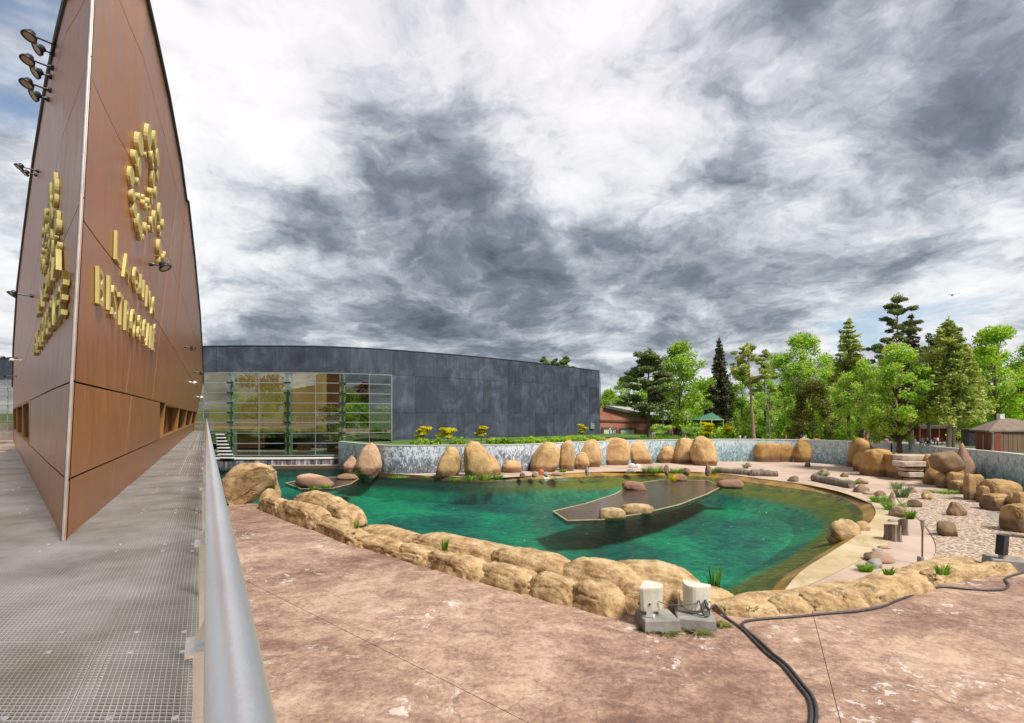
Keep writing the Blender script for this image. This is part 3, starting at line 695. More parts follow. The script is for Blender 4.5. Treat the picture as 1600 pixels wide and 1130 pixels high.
hull_panels(1, [
    (lvl(1, 7, WIN_T), lvl(1, 40, WIN_T), None), (lvl(1, 7, WIN_B), lvl(1, 40, WIN_B), None),
    ((250, 640), (250, 680), lambda c, x, y: WIN_B < c.z < WIN_T),
    ((205, 625), (198, 690), lambda c, x, y: WIN_B < c.z < WIN_T and x < 250),
    ((178, 730), (174, 780), lambda c, x, y: c.z < WIN_B), ((262, 690), (262, 705), lambda c, x, y: c.z < WIN_B),
    ((190, 8), (283, 330), lambda c, x, y: c.z > WIN_T),
    ((142, 119), (234, 322), lambda c, x, y: c.z > WIN_T and x < 300),
    ((126, 338), (301, 594), lambda c, x, y: c.z > WIN_T and c.z < 6),
    ((209, 521), (198, 606), lambda c, x, y: WIN_T < c.z and y > 480),
    ((255, 122), (245, 152), lambda c, x, y: y < 250 and x > 225), ((256, 185), (244, 222), lambda c, x, y: x > 238),
    ((265, 400), (250, 520), lambda c, x, y: c.z > WIN_T and x > 225 and y > 330),
])
hull_panels(-1, [
    (lvl(-1, 7, WIN_T), lvl(-1, 30, WIN_T), None), (lvl(-1, 7, WIN_B), lvl(-1, 30, WIN_B), None),
    ((45, 650), (45, 680), lambda c, x, y: WIN_B < c.z < WIN_T),
    ((62, 700), (62, 720), lambda c, x, y: c.z < WIN_B),
    ((116, 338), (40, 560), lambda c, x, y: c.z > WIN_T), ((129, 122), (86, 270), lambda c, x, y: c.z > WIN_T and y < 450),
    ((122, 20), (76, 150), lambda c, x, y: c.z > 3), ((75, 530), (70, 600), lambda c, x, y: c.z > WIN_T and y > 420),
])
# stem trim, window reveals and glass
e0, e1 = foot(1, 6.564), Q(152, -140, 8.3)
MB().tube([e0+Vector((.0, -.012, 0)), e1+Vector((0, -.012, 0))], .019, 10).obj('stem_trim', M['trim'], hull)
for s, tab in ((1, TABR), (-1, TABL)):
    pts = [hullgrid(s)[i][-1] for i in range(len(hullgrid(s)))]
    MB().tube([p+Vector((.03*s, 0, .03)) for p in pts], .05, 6).obj('edge_trim', M['dark'], hull)
def windows(side, Ds):
    nm = Vector((.862, .507, 0)) if side > 0 else Vector((-.707, -.707, 0)); al = (foot(side, 20)-foot(side, 10)).normalized()
    def pt(D, z):
        x, n = None, None
        g = lvl(side, D, z); tab = TABR if side > 0 else TABL
        for i in range(len(tab)-1):
            if tab[i][0] <= D <= tab[i+1][0]:
                f = (D-tab[i][0])/(tab[i+1][0]-tab[i][0]); t = lerp_tab(tab, i+f); top = Q(*t[1:]); g = foot(side, D).lerp(top, (z-ZD)/(top.z-ZD)); break
        return g
    for k in range(len(Ds)-1):
        a, b = pt(Ds[k]+.05, WIN_B), pt(Ds[k+1]-.05, WIN_B); c, d = pt(Ds[k+1]-.05, WIN_T), pt(Ds[k]+.05, WIN_T)
        w = MB(); dp = .38; t = .05
        for (p, q, up) in ((a, b, 1), (d, c, -1)):
            w.ob((p+q)/2-nm*(dp/2-.0), (q-p)/2+al*.04, nm*dp/2, (0, 0, t))
        for p, q in ((a, d), (b, c)): w.ob((p+q)/2-nm*(dp/2-.012), al*(.07 if k else .05), nm*dp/2, (q-p)/2)
        wo = w.obj('window', M['timber'], hull)
        g = MB(); g.prism([p-nm*.30 for p in (a, b, c, d)], -nm*.012); g.obj('pane', M['winglass'], wo)
        m = (a+b)/2; g = MB(); g.bar(m-nm*.27, (c+d)/2-nm*.27, .09, .06, up=al); g.obj('mullion', M['timber'], wo)
windows(1, [19.3, 27.5, 35.5, 45, 55])
windows(-1, [14.8, 19.5, 25.5, 31.5])

# lettering and emblem on both faces
def face_frame(side, p, n):
    al = (foot(side, 20)-foot(side, 10)).normalized()
    if side < 0: al = -al                                               # text runs towards the prow on the left face
    up = n.cross(al).normalized()
    if up.z < 0: up = -up
    return al, up
fnt = {}
def glyph(ch):
    if ch not in fnt:
        cu = bpy.data.curves.new('glyph', 'FONT'); cu.body = ch; cu.size = 1; cu.extrude = .5; cu.offset = .006; cu.resolution_u = 3
        to = bpy.data.objects.new('glyph', cu); COL.objects.link(to); dg = bpy.context.evaluated_depsgraph_get()
        me = bpy.data.meshes.new_from_object(to.evaluated_get(dg)); bpy.data.objects.remove(to)
        v = np.empty(len(me.vertices)*3); me.vertices.foreach_get('co', v); v = v.reshape(-1, 3)
        fnt[ch] = (v.copy(), [tuple(p.vertices) for p in me.polygons], v[:, 0].min(), v[:, 0].max()); bpy.data.meshes.remove(me)
    return fnt[ch]
def letter(sign, ch, side, p, n, width, cap, depth=.05):
    v, f, x0, x1 = glyph(ch); al, up = face_frame(side, p, n); sc = cap/.70
    out = [p+al*((q[0]-x0)/(x1-x0)*width)+up*(q[1]*sc)+n*((q[2]+.5)*depth+.01) for q in v]
    mb = MB(); mb.v = out; mb.f = list(f); return mb.obj('letter', M['gold'], sign)
def surf(side, D, z):                                                   # hull point at a distance along the wall and a height
    tab = TABR if side > 0 else TABL; g = foot(side, D)
    for i in range(len(tab)-1):
        if tab[i][0] <= D <= tab[i+1][0]:
            t = lerp_tab(tab, i+(D-tab[i][0])/(tab[i+1][0]-tab[i][0])); top = Q(*t[1:]); g = foot(side, D).lerp(top, (z-ZD)/(top.z-ZD)); break
    x, y = CX+g.x/g.y*F, HY-g.z/g.y*F; q, n = onhull(side, x, y)
    return (q, n) if q is not None else (g, Vector((.862, .507, 0)) if side > 0 else Vector((-.707, -.707, 0)))
sg = empty('sign_lettering', onhull(1, 190, 450)[0], 'raised gold LAGUNA BISTRO and café lettering on the right side of the prow', 'sign')
LAG = [('L', 176, 187, 404), ('A', 188, 203, 431), ('G', 204, 215, 449), ('U', 215, 224, 463), ('N', 225, 233, 478), ('A', 233, 242, 489)]
BIS = [('B', 147, 161, 473), ('I', 164, 168, 483), ('S', 170, 180, 494), ('T', 181, 190, 505), ('R', 191, 199, 515), ('O', 200, 209, 523), ('&', 211, 218, 529), ('C', 219.5, 225, 534), ('A', 225.5, 230, 539), ('F', 231, 234.5, 543), ('É', 235, 239, 546)]
for row, cap in ((LAG, .53), (BIS, .60)):
    for ch, xa, xb, yb in row:
        a, n = onhull(1, xa, yb); b, _ = onhull(1, xb, yb+ (xb-xa)*.9); letter(sg, ch, 1, a, n, (b-a).length*.74, cap)
sl_ = empty('sign_lettering', onhull(-1, 75, 450)[0], 'raised gold LAGUNA BISTRO and café lettering on the left side of the prow', 'sign')
for txt, z, cap, Da, Db in (('LAGUNA', 2.42, .42, 12.2, 7.75), ('BISTRO&CAFÉ', 1.52, .54, 12.6, 7.05)):
    # pitch shrinks nowhere: letters are evenly spaced along the wall
    n_ = len(txt); step = (Da-Db)/n_
    for i, ch in enumerate(txt):
        D = Da-i*step; p, n = surf(-1, D, z); letter(sl_, ch, -1, p, n, step*1.414*(.70 if ch != 'I' else .25), cap, .075)
DISCS = [(641, 604, 52), (600, 633, 45), (672, 618, 38), (580, 690, 27), (655, 691, 25), (683, 695, 37), (600, 736, 38), (567, 778, 40), (661, 788, 36), (685, 772, 24), (570, 860, 25), (595, 866, 16), (650, 845, 16), (674, 848, 24), (578, 926, 32), (596, 982, 38), (608, 1028, 32), (630, 1008, 25), (655, 980, 24), (670, 960, 30), (697, 935, 37), (708, 990, 22), (694, 1008, 14), (697, 1035, 12), (691, 1090, 32), (622, 870, 13), (620, 895, 14), (640, 888, 16), (655, 880, 20), (632, 912, 16), (650, 912, 10), (660, 732, 12), (625, 680, 10), (594, 800, 16), (718, 1120, 10), (712, 1135, 14), (690, 1150, 18), (645, 1005, 12), (620, 1046, 14), (660, 1015, 11), (648, 915, 12)]
eR = empty('emblem', onhull(1, 222, 300)[0], 'swirling emblem of gold discs above the lettering on the right side of the prow', 'emblem')
eL = empty('emblem', onhull(-1, 75, 330)[0], 'swirling emblem of gold discs seen edge-on on the left side of the prow', 'emblem')
for (x, y, r) in DISCS:
    x, y, r = x/2.825, y/2.825, r/2.825
    p, n = onhull(1, x, y); rr = r/F*p.y*1.06; dp = .05+.035*((x*7+y*3) % 1)
    MB().lathe(p-n*.0+n*.005, n, [(0, rr), (dp, rr), (dp+.006, rr*.96)], 20).obj('disc', M['gold'], eR)
    u = (x-193)/64; v = (y-195)/215; p, n = surf(-1, 12.3-4.3*u, 4.75-1.95*v); rr *= .88
    MB().lathe(p+n*.005, n, [(0, rr), (dp, rr), (dp+.006, rr*.96)], 20).obj('disc', M['gold'], eL)

# floodlights on arms
def floodlight(p, n, arm, size, label, group=None, down=(0, 0, -1), white=False, axis=None):
    o = empty('floodlight', p, label, 'floodlight', group); m = M['white'] if white else M['lampdark']
    up = Vector((0, 0, 1)); h = p+n*arm
    MB().lathe(p, n, [(0, .07*size), (.05, .07*size), (.055, .055*size), (.10*size, .05*size)], 10).obj('base', m, o)
    MB().tube([p, p+n*arm*.95], .017*size+.008, 8).obj('arm', m, o)
    ax = Vector(axis if axis else down).normalized()
    MB().lathe(h-ax*.10*size, ax, [(0, .075*size), (.04*size, .09*size), (.10*size, .095*size), (.12*size, .15*size), (.19*size, .165*size), (.19*size, .14*size), (.16*size, .12*size)], 14).obj('housing', m, o, True)
    MB().lathe(h+ax*.068*size, ax, [(0, .125*size), (.008, .12*size)], 14).obj('lens', M['lampglass'], o)
lfl = 'pairs of floodlights on the left side of the prow'
for k, (x, y, arm, word) in enumerate([(88, 73, .52, 'topmost'), (84, 109, .52, 'second'), (80, 144, .5, 'third')]):
    for j, (dx, dy) in enumerate(((0, -2), (-3, 12))):
        p, n = onhull(-1, x+dx, y+dy)
        if p is None: continue
        floodlight(p, n, arm*(.86 if j == 0 else .5), .92, 'dark floodlight, %s of the %s pair up the left edge of the prow' % (('outer', 'inner')[j], word), lfl, axis=(-.12, -.35, -.9) if j == 0 else (-.45, -.6, -.55))
for (x, y, arm, sz, lb) in [(61, 268, .42, .8, 'small dark floodlight, upper of two just above the left emblem'), (58, 274, .26, .75, 'small dark floodlight, lower of two just above the left emblem'), (52, 463, .45, .85, 'dark floodlight on an arm left of the left lettering'), (27, 560, .5, .7, 'small dark floodlight near the far left window'), (26, 588, .45, .55, 'tiny dark floodlight lowest on the left face')]:
    p, n = onhull(-1, x, y)
    if p is not None: floodlight(p, n, arm, sz, lb, axis=(-.4, -.4, -.75))
for (x, y, arm, sz, lb, wh) in [(234, 412, .30, .95, 'large dark floodlight below the right gold emblem', 0), (289, 542, .34, .95, 'dark floodlight on the brown panels right of the lettering', 0), (304, 581, .45, 1.2, 'dark floodlight near the far right edge of the hull', 0), (296, 597, .3, .9, 'small white lamp on the right side above the windows', 1), (308, 620, .35, 1.1, 'small white lamp at the far right end of the hull', 1)]:
    p, n = onhull(1, x, y)
    if p is not None: floodlight(p, n, arm, sz, lb, white=bool(wh), axis=(.55, .1, -.8))
p, n = onhull(-1, 34, 563)
if p is not None: floodlight(p, n, .3, .6, 'small white lamp beside the left floodlight over the window', white=True)

# ------------------------------------------------------------------ the aquarium: curved slate drum with a glazed front
random.seed(11)
aq = empty('aquarium_building', (-15, 74, -4.2), 'large curved dark slate building with a tall glazed front beside the pool', 'building')
BX = [(-260, 108), (-120, 92), (0, 82.7), (150, 73.7), (315, 68.6), (450, 68.2), (540, 69.5), (640, 73.7), (760, 81.8), (860, 93), (937, 106)]
_bp = smooth_open([Vector(((x-CX)/F*D, D, 0)) for x, D in BX], 10)
def BP(x):
    r = (x-CX)/F
    for i in range(len(_bp)-1):
        a, b = _bp[i], _bp[i+1]; ra, rb = a.x/a.y, b.x/b.y
        if ra <= r <= rb:
            # exact crossing of the ray with the chord
            d = b-a; t = (r*a.y-a.x)/(d.x-r*d.y); return a+d*t
    return _bp[0] if r < _bp[0].x/_bp[0].y else _bp[-1]
ZTOP, ZR1, ZR2, ZG = 9.3, 5.75, .45, -5.3
def bnorm(x):
    d = BP(x+3)-BP(x-3); return Vector((d.y, -d.x, 0)).normalized()
def curved(x0, x1, z0, z1, t, m, name, parent, out=0.0, n=None):
    n = n or max(1, int(abs(x1-x0)/14)); mb = MB()
    for i in range(n+1):
        x = x0+(x1-x0)*i/n; p = BP(x); k = bnorm(x)
        for (o, z) in ((out, z0), (out, z1), (out-t, z1), (out-t, z0)): mb.v.append(p+k*o+Vector((0, 0, z)))
    mb.f = [(i*4+j, (i+1)*4+j, (i+1)*4+(j+1) % 4, i*4+(j+1) % 4) for i in range(n) for j in range(4)]+[(0, 1, 2, 3), (n*4+3, n*4+2, n*4+1, n*4)]
    return mb.obj(name, m, parent)
def step(x, along=3.4):                                                 # photo column one panel further on
    a = BP(x); y = x
    while y < 940 and (BP(y)-a).length < along: y += .5
    return min(y, 937)
# backing wall: above the glass everywhere, full height right of it
curved(-200, 936.5, ZR1, ZTOP-.05, .35, M['cladback'], 'wall', aq, out=-.04, n=60)
curved(613.5, 936.5, ZG+.3, ZR1, .35, M['cladback'], 'wall', aq, out=-.04, n=26)
x = 613.0; cols_ = [x]
while x < 936: x = step(x); cols_.append(x)
if cols_[-1]-cols_[-2] < 6: cols_.pop(-2)
x = -200; tops = [x]
while x < 612: x = step(x, 3.5); tops.append(min(x, 613)); 
for a, b in zip(tops, tops[1:]): curved(a+.3, b-.3, ZR1+.02, ZTOP, .05, M['clad'], 'panel', aq)
for a, b in zip(cols_, cols_[1:]):
    for z0, z1 in ((ZR1+.02, ZTOP), (ZR2+.02, ZR1-.02), (ZG+.6, ZR2-.02)):
        if b-a > 11 and random.random() < .3 and z0 < 5: 
            m_ = (a+b)/2; curved(a+.3, m_-.2, z0, z1, .05, M['clad'], 'panel', aq); curved(m_+.2, b-.3, z0, z1, .05, M['clad'], 'panel', aq)
        else: curved(a+.3, b-.3, z0, z1, .05+.02*random.random(), M['clad'], 'panel', aq)
curved(-200, 937, ZTOP, ZTOP+.08, .5, M['lampdark'], 'coping', aq, out=.06, n=60)
e = BP(937); mb = MB(); mb.quad(e+Vector((0, 0, ZG)), e+Vector((8, 45, ZG)), e+Vector((8, 45, ZTOP)), e+Vector((0, 0, ZTOP))); mb.obj('side_wall', M['clad'], aq)
p = BP(924); curved(921, 927, -2.6, -1.5, .25, M['thinbar'], 'vent_box', aq, out=.3)
# glazed front
rowz = [ZR1, 4.42, 3.07, 1.72, .43, -.86, -2.3, -3.65, ZG]
gcols = [-200, -120, -60, -20, 12, 55, 100, 145, 190, 235, 278, 318, 360, 405, 449, 493, 535, 577, 612]
for j in range(len(gcols)-1):
    for i in range(8):
        a, b = gcols[j], gcols[j+1]
        pa, pb = BP(a), BP(b); mb = MB(); t1 = rnd(-.012, .012); t2 = rnd(-.01, .01); k = bnorm((a+b)/2)
        q = [pa+k*t1+Vector((0, 0, rowz[i+1]+.03)), pb+k*t2+Vector((0, 0, rowz[i+1]+.03)), pb+k*(t2+.01)+Vector((0, 0, rowz[i]-.03)), pa+k*(t1+.01)+Vector((0, 0, rowz[i]-.03))]
        mb.prism(q, -k*.02); mb.obj('pane', M['glass'], aq)
for z in rowz: curved(-200, 612, z-.045, z+.045, .10, M['thinbar'], 'transom', aq, out=.07, n=50)
for x in gcols[1:]:
    p = BP(x); k = bnorm(x); al = Vector((-k.y, k.x, 0)); big = x in (55, 145, 235, 278, 360, 449, 535) or x == 612
    if big and x != 612:
        for s in (-.26, .26):
            MB().ob(p+al*s+k*-.35+Vector((0, 0, (ZR1+ZG)/2)), al*.09, k*.28, (0, 0, (ZR1-ZG)/2)).obj('column', M['mullion'], aq)
        MB().ob(p+k*-.75+Vector((0, 0, (ZR1+ZG)/2)), al*.40, k*.08, (0, 0, (ZR1-ZG)/2)).obj('column', M['mullion'], aq)
        for z in rowz[1:-1]: MB().ob(p+k*.1+Vector((0, 0, z)), al*.42, k*.08, (0, 0, .11)).obj('bracket', M['lampdark'], aq)
    else: MB().ob(p+k*.03+Vector((0, 0, (ZR1+ZG)/2)), al*(.03 if x != 612 else .07), k*.05, (0, 0, (ZR1-ZG)/2)).obj('mullion', M['thinbar'], aq)
# the hall behind the glass
mb = MB(); pts = [BP(x)-bnorm(x)*.6 for x in range(-200, 620, 40)]; back = [p+Vector((-1, 9.5, 0)) for p in pts]
mb = MB()
for i in range(len(pts)-1): mb.quad(pts[i]+Vector((0, 0, ZG)), pts[i+1]+Vector((0, 0, ZG)), back[i+1]+Vector((0, 6, ZG)), back[i]+Vector((0, 6, ZG)))
mb.obj('hall_floor', M['concrete'], aq)
mb = MB()
for i in range(len(back)-1):
    if pts[i+1].x/pts[i+1].y*F+CX < 520: mb.quad(back[i]+Vector((0, 0, -2.4)), back[i+1]+Vector((0, 0, -2.4)), back[i+1]+Vector((0, 0, 9)), back[i]+Vector((0, 0, 9)))
mb.obj('hall_wall', M['tan'], aq)
mb = MB()
for i in range(len(back)-1): mb.quad(back[i]+Vector((0, 5.5, ZG)), back[i+1]+Vector((0, 5.5, ZG)), back[i+1]+Vector((0, 5.5, 9)), back[i]+Vector((0, 5.5, 9)))
mb.obj('rear_wall', M['dark'], aq)
mb = MB()                                                               # roof left open over the hall front, an added gap that lets daylight in
for i in range(len(back)-1): mb.quad(back[i]+Vector((0, -.5, 9)), back[i+1]+Vector((0, -.5, 9)), back[i+1]+Vector((0, 40, 9)), back[i]+Vector((0, 40, 9)))
mb.obj('roof', M['roofdark'], aq)
# ledge with the cascade under the glass
led = empty('cascade_ledge', BP(440)+Vector((0, 0, ZW)), 'low ledge with a white streaked water cascade under the glazed front', 'ledge')
curved(240, 534, ZW-.3, ZG-.35, 1.2, M['cascade'], 'cascade', led, out=1.5, n=24); curved(240, 534, ZG-.35, ZG-.22, 1.6, M['coping'], 'ledge_top', led, out=1.6, n=24)
# lines of the big drawing on the tan wall
dl = [(385, 628), (378, 640), (384, 650), (400, 655), (405, 663), (396, 668), (393, 676), (400, 682), (408, 678), (411, 665), (409, 655), (411, 648), (403, 640), (402, 630), (392, 627), (385, 628)]
MB().tube([Q(x, y, BP(x).y+7.7) for x, y in dl], .045, 5).obj('wall_drawing', M['dark'], aq)
def hallbox(name, x0, x1, y0, y1, dep, m, lab, cat, dd=.8):
    p = BP((x0+x1)/2); D = p.y+dep; a, b = Q(x0, y1, D), Q(x1, y0, D); o = empty(name, (a+b)/2, lab, cat)
    mb = MB(); mb.ob((a+b)/2, ((b.x-a.x)/2, 0, 0), (0, dd/2, 0), (0, 0, (b.z-a.z)/2)); mb.obj('body', m, o)
    MB().ob(((a.x+b.x)/2, a.y, b.z+.06), ((b.x-a.x)/2+.07, 0, 0), (0, dd/2+.07, 0), (0, 0, .05)).obj('top', M['lampdark'], o); return o
M['purple'] = mat('purple_paint', [(.06, .03, .16), (.09, .05, .22)], 1, .6); M['boxwood'] = mat('brown_box_wood', [(.24, .1, .05), (.33, .15, .08)], 1, .7)
hallbox('screen_board', 316, 326, 644, 653, 7, M['purple'], 'small purple board on the tan wall behind the glass', 'board', .2)
hallbox('counter', 362, 412, 680, 700, 4, M['boxwood'], 'brown counter left of the middle behind the glass', 'counter')
hallbox('display_case', 466, 484, 692, 704, 3, M['boxwood'], 'brown display case in the hall behind the third glass bay', 'display case')
hallbox('display_case', 512, 530, 695, 706, 3, M['boxwood'], 'brown display case in the hall near the mosaic wall end', 'display case')
# stair beside the deck
st = empty('stair', Q(350, 714, 50), 'flight of white-edged steps going down from the deck by the glazed front', 'stair')
for i in range(8):
    y = 679+i*5.2; D = 51-.75*i; c = Q(344+1.35*i, y, D); MB().ob(c, (.34+.045*i, 0, 0), (0, .2, 0), (0, 0, .05)).obj('tread', M['white'], st)
    MB().ob(c+Vector((0, .12, -.2)), (.3+.045*i, 0, 0), (0, .03, 0), (0, 0, .14)).obj('riser', M['dark'], st)

# ------------------------------------------------------------------ buildings beyond the wall
_dbg = None
def gq(x, D, up=0): X = (x-CX)/F*D; return Vector((X, D, gz(X, D)+up))
bh = empty('brick_hall', gq(990, 116), 'low red brick hall with a grey roof and two picture boards', 'building')
a, b = gq(925, 112), gq(1021, 120); g0 = a.z-.3
def zat(y, D): return (HY-y)/F*D
ridge = Q(944, 637.5, 114); r_e = Q(1021, 654, 120)
mb = MB(); mb.prism([Vector((a.x, a.y, g0)), Vector((b.x, b.y, g0)), r_e, ridge, Vector((a.x, a.y, ridge.z))], (2.2, 13, 0)); mb.obj('wall', M['brick'], bh)
MB().prism([Vector((a.x, a.y-.08, g0)), Vector((b.x, b.y-.08, g0)), Vector((b.x, b.y-.08, g0+1.0)), Vector((a.x, a.y-.08, g0+1.0))], (0, .05, 0)).obj('base_course', M['brickdark'], bh)
mb = MB(); mb.bar(Q(925, 656, 112)+Vector((0, -.05, 0)), Q(1020, 659.5, 119.8)+Vector((0, -.05, 0)), .12, .25); mb.obj('brick_band', M['brickdark'], bh)
off = Vector((2.2, 13, 0))
mb = MB(); up = Vector((0, -.4, .12)); mb.prism([ridge+up, r_e+up+Vector((.9, 0, -.15)), r_e+up+Vector((.9, 0, .35)), ridge+up+Vector((0, 0, .45))], (18, 40, 0)); mb.obj('roof', M['rooflight'], bh)
MB().bar(ridge+Vector((0, -.5, .3)), r_e+Vector((1.0, -.5, .1)), .3, .62).obj('fascia', M['roofdark'], bh)
# long wing to the right
wa, wb = gq(1021, 121), gq(1086, 128)
mb = MB(); mb.prism([Vector((wa.x, wa.y, g0)), Vector((wb.x, wb.y, g0)), Vector((wb.x, wb.y, zat(655, 128))), Vector((wa.x, wa.y, zat(655, 121)))], (1, 10, 0)); mb.obj('wing_wall', M['brick'], bh)
l, r = Q(1016, 654, 119), Q(1090, 654, 127); mb = MB(); mb.v = [l, r, Q(1072, 643, 136), Q(990, 637, 128), l-Vector((0, 0, .35)), r-Vector((0, 0, .35)), Q(1072, 643, 136)-Vector((0, 0, .35)), Q(990, 637, 128)-Vector((0, 0, .35))]
mb.f = [(0, 1, 2, 3), (7, 6, 5, 4), (0, 4, 5, 1), (1, 5, 6, 2), (2, 6, 7, 3), (3, 7, 4, 0)]; mb.obj('wing_roof', M['rooflight'], bh)
for x in (1030, 1040, 1052, 1064, 1074):
    d = 121+(x-1021)/65*7-.12; MB().prism([Q(x, 682, d), Q(x+6, 682, d+.6), Q(x+6, 659, d+.6), Q(x, 659, d)], (0, -.08, 0)).obj('door', M['dark'], bh)
for x in (1067, 1090, 1036):
    d = 119; MB().bar(Q(x, 684, d), Q(x, 655, d), .3).obj('post', M['thinbar'], bh)
for x0, x1, y0, y1, lb in ((941, 963, 669, 684, 'framed blue and green picture board on the brick wall, nearer the slate building'), (969, 992, 670, 683, 'framed beige and orange picture board on the brick wall, nearer the pine')):
    d0, d1 = 112+(x0-925)/96*8-.25, 112+(x1-925)/96*8-.25
    o = empty('picture_board', Q((x0+x1)/2, y1, (d0+d1)/2), lb, 'picture board')
    q = [Q(x0, y1, d0), Q(x1, y1, d1), Q(x1, y0, d1), Q(x0, y0, d0)]; c = sum(q, Vector())/4; mb = MB()
    for i in range(4): mb.bar(q[i], q[(i+1) % 4], .3, .3, up=(0, -1, 0))
    mb.obj('frame', M['brickdark'], o); MB().prism([c+(v-c)*.97 for v in q], (0, .06, 0)).obj('picture', M['mural'], o)
# aviary with green netting
av = empty('aviary', gq(1105, 104), 'aviary of slim posts under green netting beside the brick hall', 'aviary')
ap = [(1082, 104), (1095, 101), (1112, 101), (1130, 104), (1130, 114), (1082, 114)]
tp = [Vector(((x-CX)/F*D, D, zat(656, 104))) for x, D in ap]; pk = Q(1112, 645, 108)
for (x, D), t in zip(ap, tp):
    MB().bar(gq(x, D, -.2), t, .13).obj('post', M['beam'], av)
for i in range(6): MB().bar(tp[i], tp[(i+1) % 6], .09).obj('rail', M['beam'], av)
for i in range(6): MB().prism([tp[i], tp[(i+1) % 6], pk], (0, 0, .04)).obj('net', M['net'], av)
# red shed with hipped roof
sh = empty('red_shed', gq(1565, 62), 'dark red wooden shed with a brown hipped roof on the far right', 'shed')
c0, c1, c2 = gq(1525, 66), gq(1549, 60.5), gq(1640, 64); base = min(c0.z, c1.z, c2.z)-.4; zt = zat(673, 60.5)
c3 = c2+(c0-c1)
cs = [Vector((c.x, c.y, base)) for c in (c0, c1, c2, c3)]
MB().prism(cs, (0, 0, zt-base)).obj('wall', M['brownwood'], sh)
def planks(a, b, n, m, z0, z1, par):
    d = (b-a)/n; nr = Vector((d.y, -d.x, 0)).normalized()
    for i in range(n):
        p = a+d*(i+.5); MB().ob(Vector((p.x, p.y, (z0+z1)/2))+nr*(.03+.02*(i % 2)), d*.47, nr*.03, (0, 0, (z1-z0)/2)).obj('plank', m, par)
planks(cs[0], cs[1], 10, M['redwood'], base, zt-.05, sh); planks(cs[1], cs[2], 26, M['brownwood'], base, zt-.05, sh)
MB().ob(cs[1].lerp(cs[0], .42)+Vector((-.12, -.08, (zt-base)*.55)), (.16, .02, 0), (.02, .04, 0), (0, 0, .85)).obj('window', M['white'], sh)
MB().bar(cs[1]+Vector((0, -.12, 0)), cs[1]+Vector((0, -.12, zt-base)), .22).obj('corner_post', M['stump'], sh)
MB().ob(cs[1].lerp(cs[2], .085)+Vector((0, -.14, (zt-base)*.46)), (.36, .02, 0), (0, .04, 0), (0, 0, (zt-base)*.44)).obj('door', M['redwood'], sh)
ov = [c+((c-(cs[0]+cs[2])/2).normalized())*.75 for c in cs]; ov = [Vector((c.x, c.y, zt+.0)) for c in ov]; mid = (ov[0]+ov[2])/2; ra, rb = Vector((mid.x-1.4, mid.y, zat(654, 64))), Vector((mid.x+1.4, mid.y, zat(655, 64)))
ra = Q(1563, 653, 65); rb = Q(1585, 654.5, 66)
mb = MB(); mb.v = ov+[o-Vector((0, 0, .18)) for o in ov]+[ra, rb]
mb.f = [(0, 1, 8), (1, 2, 9, 8), (2, 3, 9), (3, 0, 8, 9), (4, 5, 1, 0), (5, 6, 2, 1), (6, 7, 3, 2), (7, 4, 0, 3), (7, 6, 5, 4)]; mb.obj('roof', M['roofbrown'], sh)
MB().ob(ra+Vector((-.25, -.3, .15)), (.28, 0, 0), (0, .25, 0), (0, 0, .33)).obj('vent', M['white'], sh)
# orange kiosk, dark pavilion, little board
ki = empty('orange_kiosk', gq(1361, 84), 'small kiosk with an orange roof and posts among the trees', 'kiosk')
p0 = gq(1361, 84); D = 84; zb = p0.z-.2
for x in (1354.5, 1371.5): MB().bar(Vector(((x-CX)/F*D, D, zb)), Q(x, 670, D), .26).obj('post', M['orange'], ki)
mb = MB(); mb.ob(Q(1363, 666.5, D+1), (1.1, 0, 0), (0, 1.2, 0), (0, 0, .38)); mb.obj('roof', M['orange'], ki)
MB().ob(Q(1363, 682, D+1.8), (.95, 0, 0), (0, .1, 0), (0, 0, 1.5)).obj('opening_shade', M['dark'], ki); MB().ob(Q(1350, 683, D+.5), (.42, 0, 0), (0, .5, 0), (0, 0, 1.2)).obj('side_panel', M['concrete'], ki)  # dark sheet stands in for the shade inside the kiosk opening
pv = empty('red_pavilion', gq(1465, 118), 'long dark red pavilion at the end of the path', 'pavilion')
MB().ob(Q(1467, 680, 120), (6.2, 0, 0), (0, 2, 0), (0, 0, 2.0)).obj('wall', M['redwood'], pv); MB().ob(Q(1467, 667, 119), (7, 0, 0), (0, 3.2, 0), (0, 0, .35)).obj('roof', M['roofdark'], pv)
for x in (1437, 1452, 1467, 1482, 1496): MB().bar(Q(x, 694, 116), Q(x, 669, 116), .22).obj('post', M['redwood'], pv)
ds = empty('dark_booth', gq(1517, 70), 'black wooden booth between the tree trunks and the red shed', 'booth')
MB().ob(Q(1516, 684, 71), (.75, 0, 0), (0, .6, 0), (0, 0, 1.1)).obj('body', M['dark'], ds); MB().ob(Q(1516, 671, 71), (.95, 0, 0), (0, .8, 0), (0, 0, .07)).obj('roof', M['roofdark'], ds)
nb = empty('notice_board', gq(1253, 90), 'small grey notice board with a little roof behind the middle boulders', 'notice board')
for x in (1248, 1258): MB().bar(gq(x, 90, -.2), Q(x, 676, 90), .14).obj('post', M['stump'], nb)
MB().ob(Q(1253, 681, 90), (.75, 0, 0), (0, .06, 0), (0, 0, .42)).obj('board', M['coping'], nb); MB().ob(Q(1253, 675.5, 90), (.95, 0, 0), (0, .3, 0), (0, 0, .08)).obj('roof', M['roofdark'], nb)

